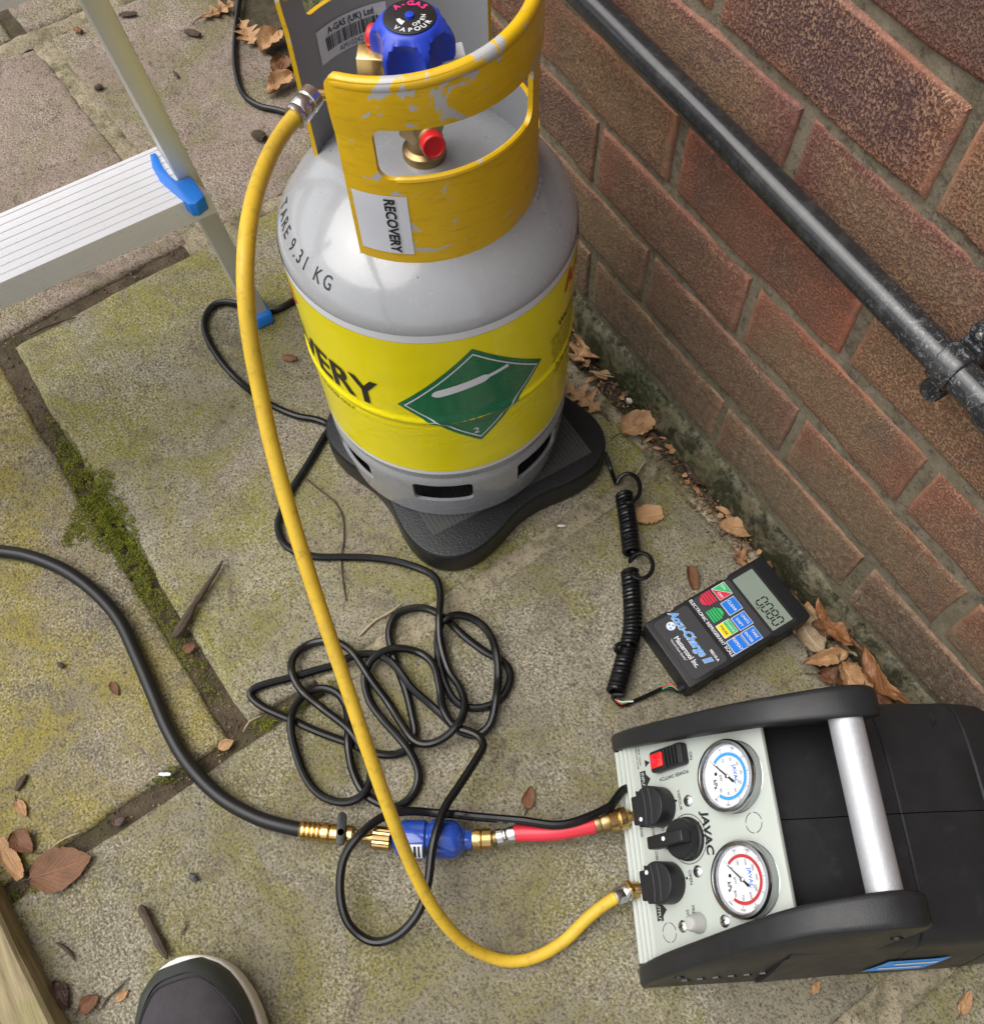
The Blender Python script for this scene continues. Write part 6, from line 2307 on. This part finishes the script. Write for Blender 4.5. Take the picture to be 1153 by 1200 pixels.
# ================================================================== SHOE
S0 = G(211, 1122, .03)
S0.z = 0
sx_ = Vector((.974, -.226, 0)).normalized()       # toe to heel
sy_ = Vector((-sx_.y, sx_.x, 0))
shoe = thing('shoe', 'dark canvas shoe with white sole edge at the bottom of the photograph', 'shoe', S0 + sx_ * .14)
wk = [(0, .0), (.003, .016), (.010, .030), (.022, .042), (.040, .0505), (.060, .0555), (.085, .057), (.115, .054), (.15, .047), (.19, .041), (.23, .040), (.26, .037), (.275, .028), (.283, .014), (.286, .0)]
def wid(t_):
    return .95 * wid0(t_)
def wid0(t_):
    for (a, b_) in zip(wk[:-1], wk[1:]):
        if t_ <= b_[0]:
            return a[1] + (b_[1] - a[1]) * (t_ - a[0]) / (b_[0] - a[0])
    return 0
outl = [(t_, wid(t_) + .003 * math.sin(t_ * 14)) for t_, _ in wk[1:-1]]
poly = [(0, 0)] + outl + [(.286, 0)] + [(t_, -wid(t_) + .004 * math.sin(t_ * 14)) for t_, _ in reversed(wk[1:-1])]
poly = [(q.x, q.y) for q in spline([Vector((x, y, 0)) for x, y in poly], .008, True)]
cen = Vector((.14, 0))
b = B()
lev = [(-.004, .001), (-.001, .003), (0, .008), (0, .026), (-.0008, .0300), (-.0022, .0312), (-.006, .0316)]
vs_, fs = [], []
n_ = len(poly)
for (k, z) in lev:
    for i, (x, y) in enumerate(poly):
        a_, c_ = Vector(poly[(i - 1) % n_]), Vector(poly[(i + 1) % n_])
        tn = (c_ - a_).normalized()
        nr = Vector((tn.y, -tn.x))
        if nr.dot(Vector((x, y)) - cen) < 0:
            nr = -nr
        q = Vector((x, y)) + nr * k
        toe = max(0, (.05 - x) / .05) ** 2 * .006
        vs_.append(S0 + sx_ * q.x + sy_ * q.y + Vector((0, 0, z + toe)))
for i in range(len(lev) - 1):
    fs += [(i * n_ + k, i * n_ + (k + 1) % n_, (i + 1) * n_ + (k + 1) % n_, (i + 1) * n_ + k) for k in range(n_)]
fs += [tuple(range(n_ - 1, -1, -1)), tuple((len(lev) - 1) * n_ + k for k in range(n_))]
b.add(vs_, fs).build('sole', M['solewhite'], shoe, smooth=50)
def hgt(t_):
    ks = [(0, .010), (.006, .018), (.02, .028), (.05, .036), (.09, .050), (.13, .070), (.16, .082), (.2, .078), (.25, .08), (.28, .075), (.29, .06)]
    for (a, b_) in zip(ks[:-1], ks[1:]):
        if t_ <= b_[0]:
            return a[1] + (b_[1] - a[1]) * (t_ - a[0]) / (b_[0] - a[0])
    return .06
def upper(t0, t1, nn, off, open_=False):
    vv_, ff_ = [], []
    K = 20
    for i in range(nn + 1):
        t_ = t0 + (t1 - t0) * i / nn
        w_ = max(.002, wid(t_) - .0034)
        for k in range(K + 1):
            a = PI * k / K
            e = .7
            x = math.cos(a)
            y = w_ * math.copysign(abs(x) ** e, x)
            z = .0295 + (hgt(t_) + off) * math.sin(a) ** .85
            z += .0012 * noise.noise(Vector((t_ * 60, y * 60, 0)))
            vv_.append(S0 + sx_ * t_ + sy_ * (y * (1 + off * 20) + .0035 * math.sin(t_ * 14)) + Vector((0, 0, z)))
    for i in range(nn):
        for k in range(K):
            if open_ and t0 + (t1 - t0) * (i + .5) / nn > .175 and 7 <= k <= 12 and t0 + (t1 - t0) * (i + .5) / nn < .268:
                continue
            ff_.append((i * (K + 1) + k, (i + 1) * (K + 1) + k, (i + 1) * (K + 1) + k + 1, i * (K + 1) + k + 1))
    return B().add(vv_, ff_)
up_ = upper(.0072, .2795, 56, 0, True).build('canvas_upper', M['canvas'], shoe, smooth=70)
def on_upper(t_, a, off=0.0):
    w_ = max(.002, wid(t_) - .0034) + off
    x = math.cos(a)
    return S0 + sx_ * t_ + sy_ * (w_ * math.copysign(abs(x) ** .7, x) + .0035 * math.sin(t_ * 14)) + Vector((0, 0, .0295 + (hgt(t_) + off) * math.sin(a) ** .85))
def cap_t(a):
    return .017 + .085 * abs(math.cos(a)) ** 3.2
tcv, NA_, NT_ = [], 40, 10
for k in range(NA_ + 1):
    a = PI * (.02 + .96 * k / NA_)
    for i in range(NT_ + 1):
        tcv.append(on_upper(.0070 + (cap_t(a) - .0070) * i / NT_, a, .0013))
B().add(tcv, [(k * (NT_ + 1) + i, (k + 1) * (NT_ + 1) + i, (k + 1) * (NT_ + 1) + i + 1, k * (NT_ + 1) + i + 1) for k in range(NA_) for i in range(NT_)]).build('toe_cap', M['toecap'], up_, smooth=70)
for dt in (.0, .0045):
    b = B()
    b.tube([on_upper(cap_t(PI * (.03 + .94 * k / 50)) + dt, PI * (.03 + .94 * k / 50), .0012) for k in range(51)], .0006, 6)
    b.build('stitch_line', M['lace'], up_)
for k in range(5):
    t_ = .095 + .016 * k
    b = B()
    path = [S0 + sx_ * (t_ + .004 * math.sin(PI * u)) + sy_ * ((u - .5) * .042 + .003) + Vector((0, 0, .0325 + hgt(t_) * (1 - .35 * abs(2 * u - 1) ** 2))) for u in [i / 12 for i in range(13)]]
    b.tube(path, .0026, 8)
    b.build('lace', M['lace'], up_)
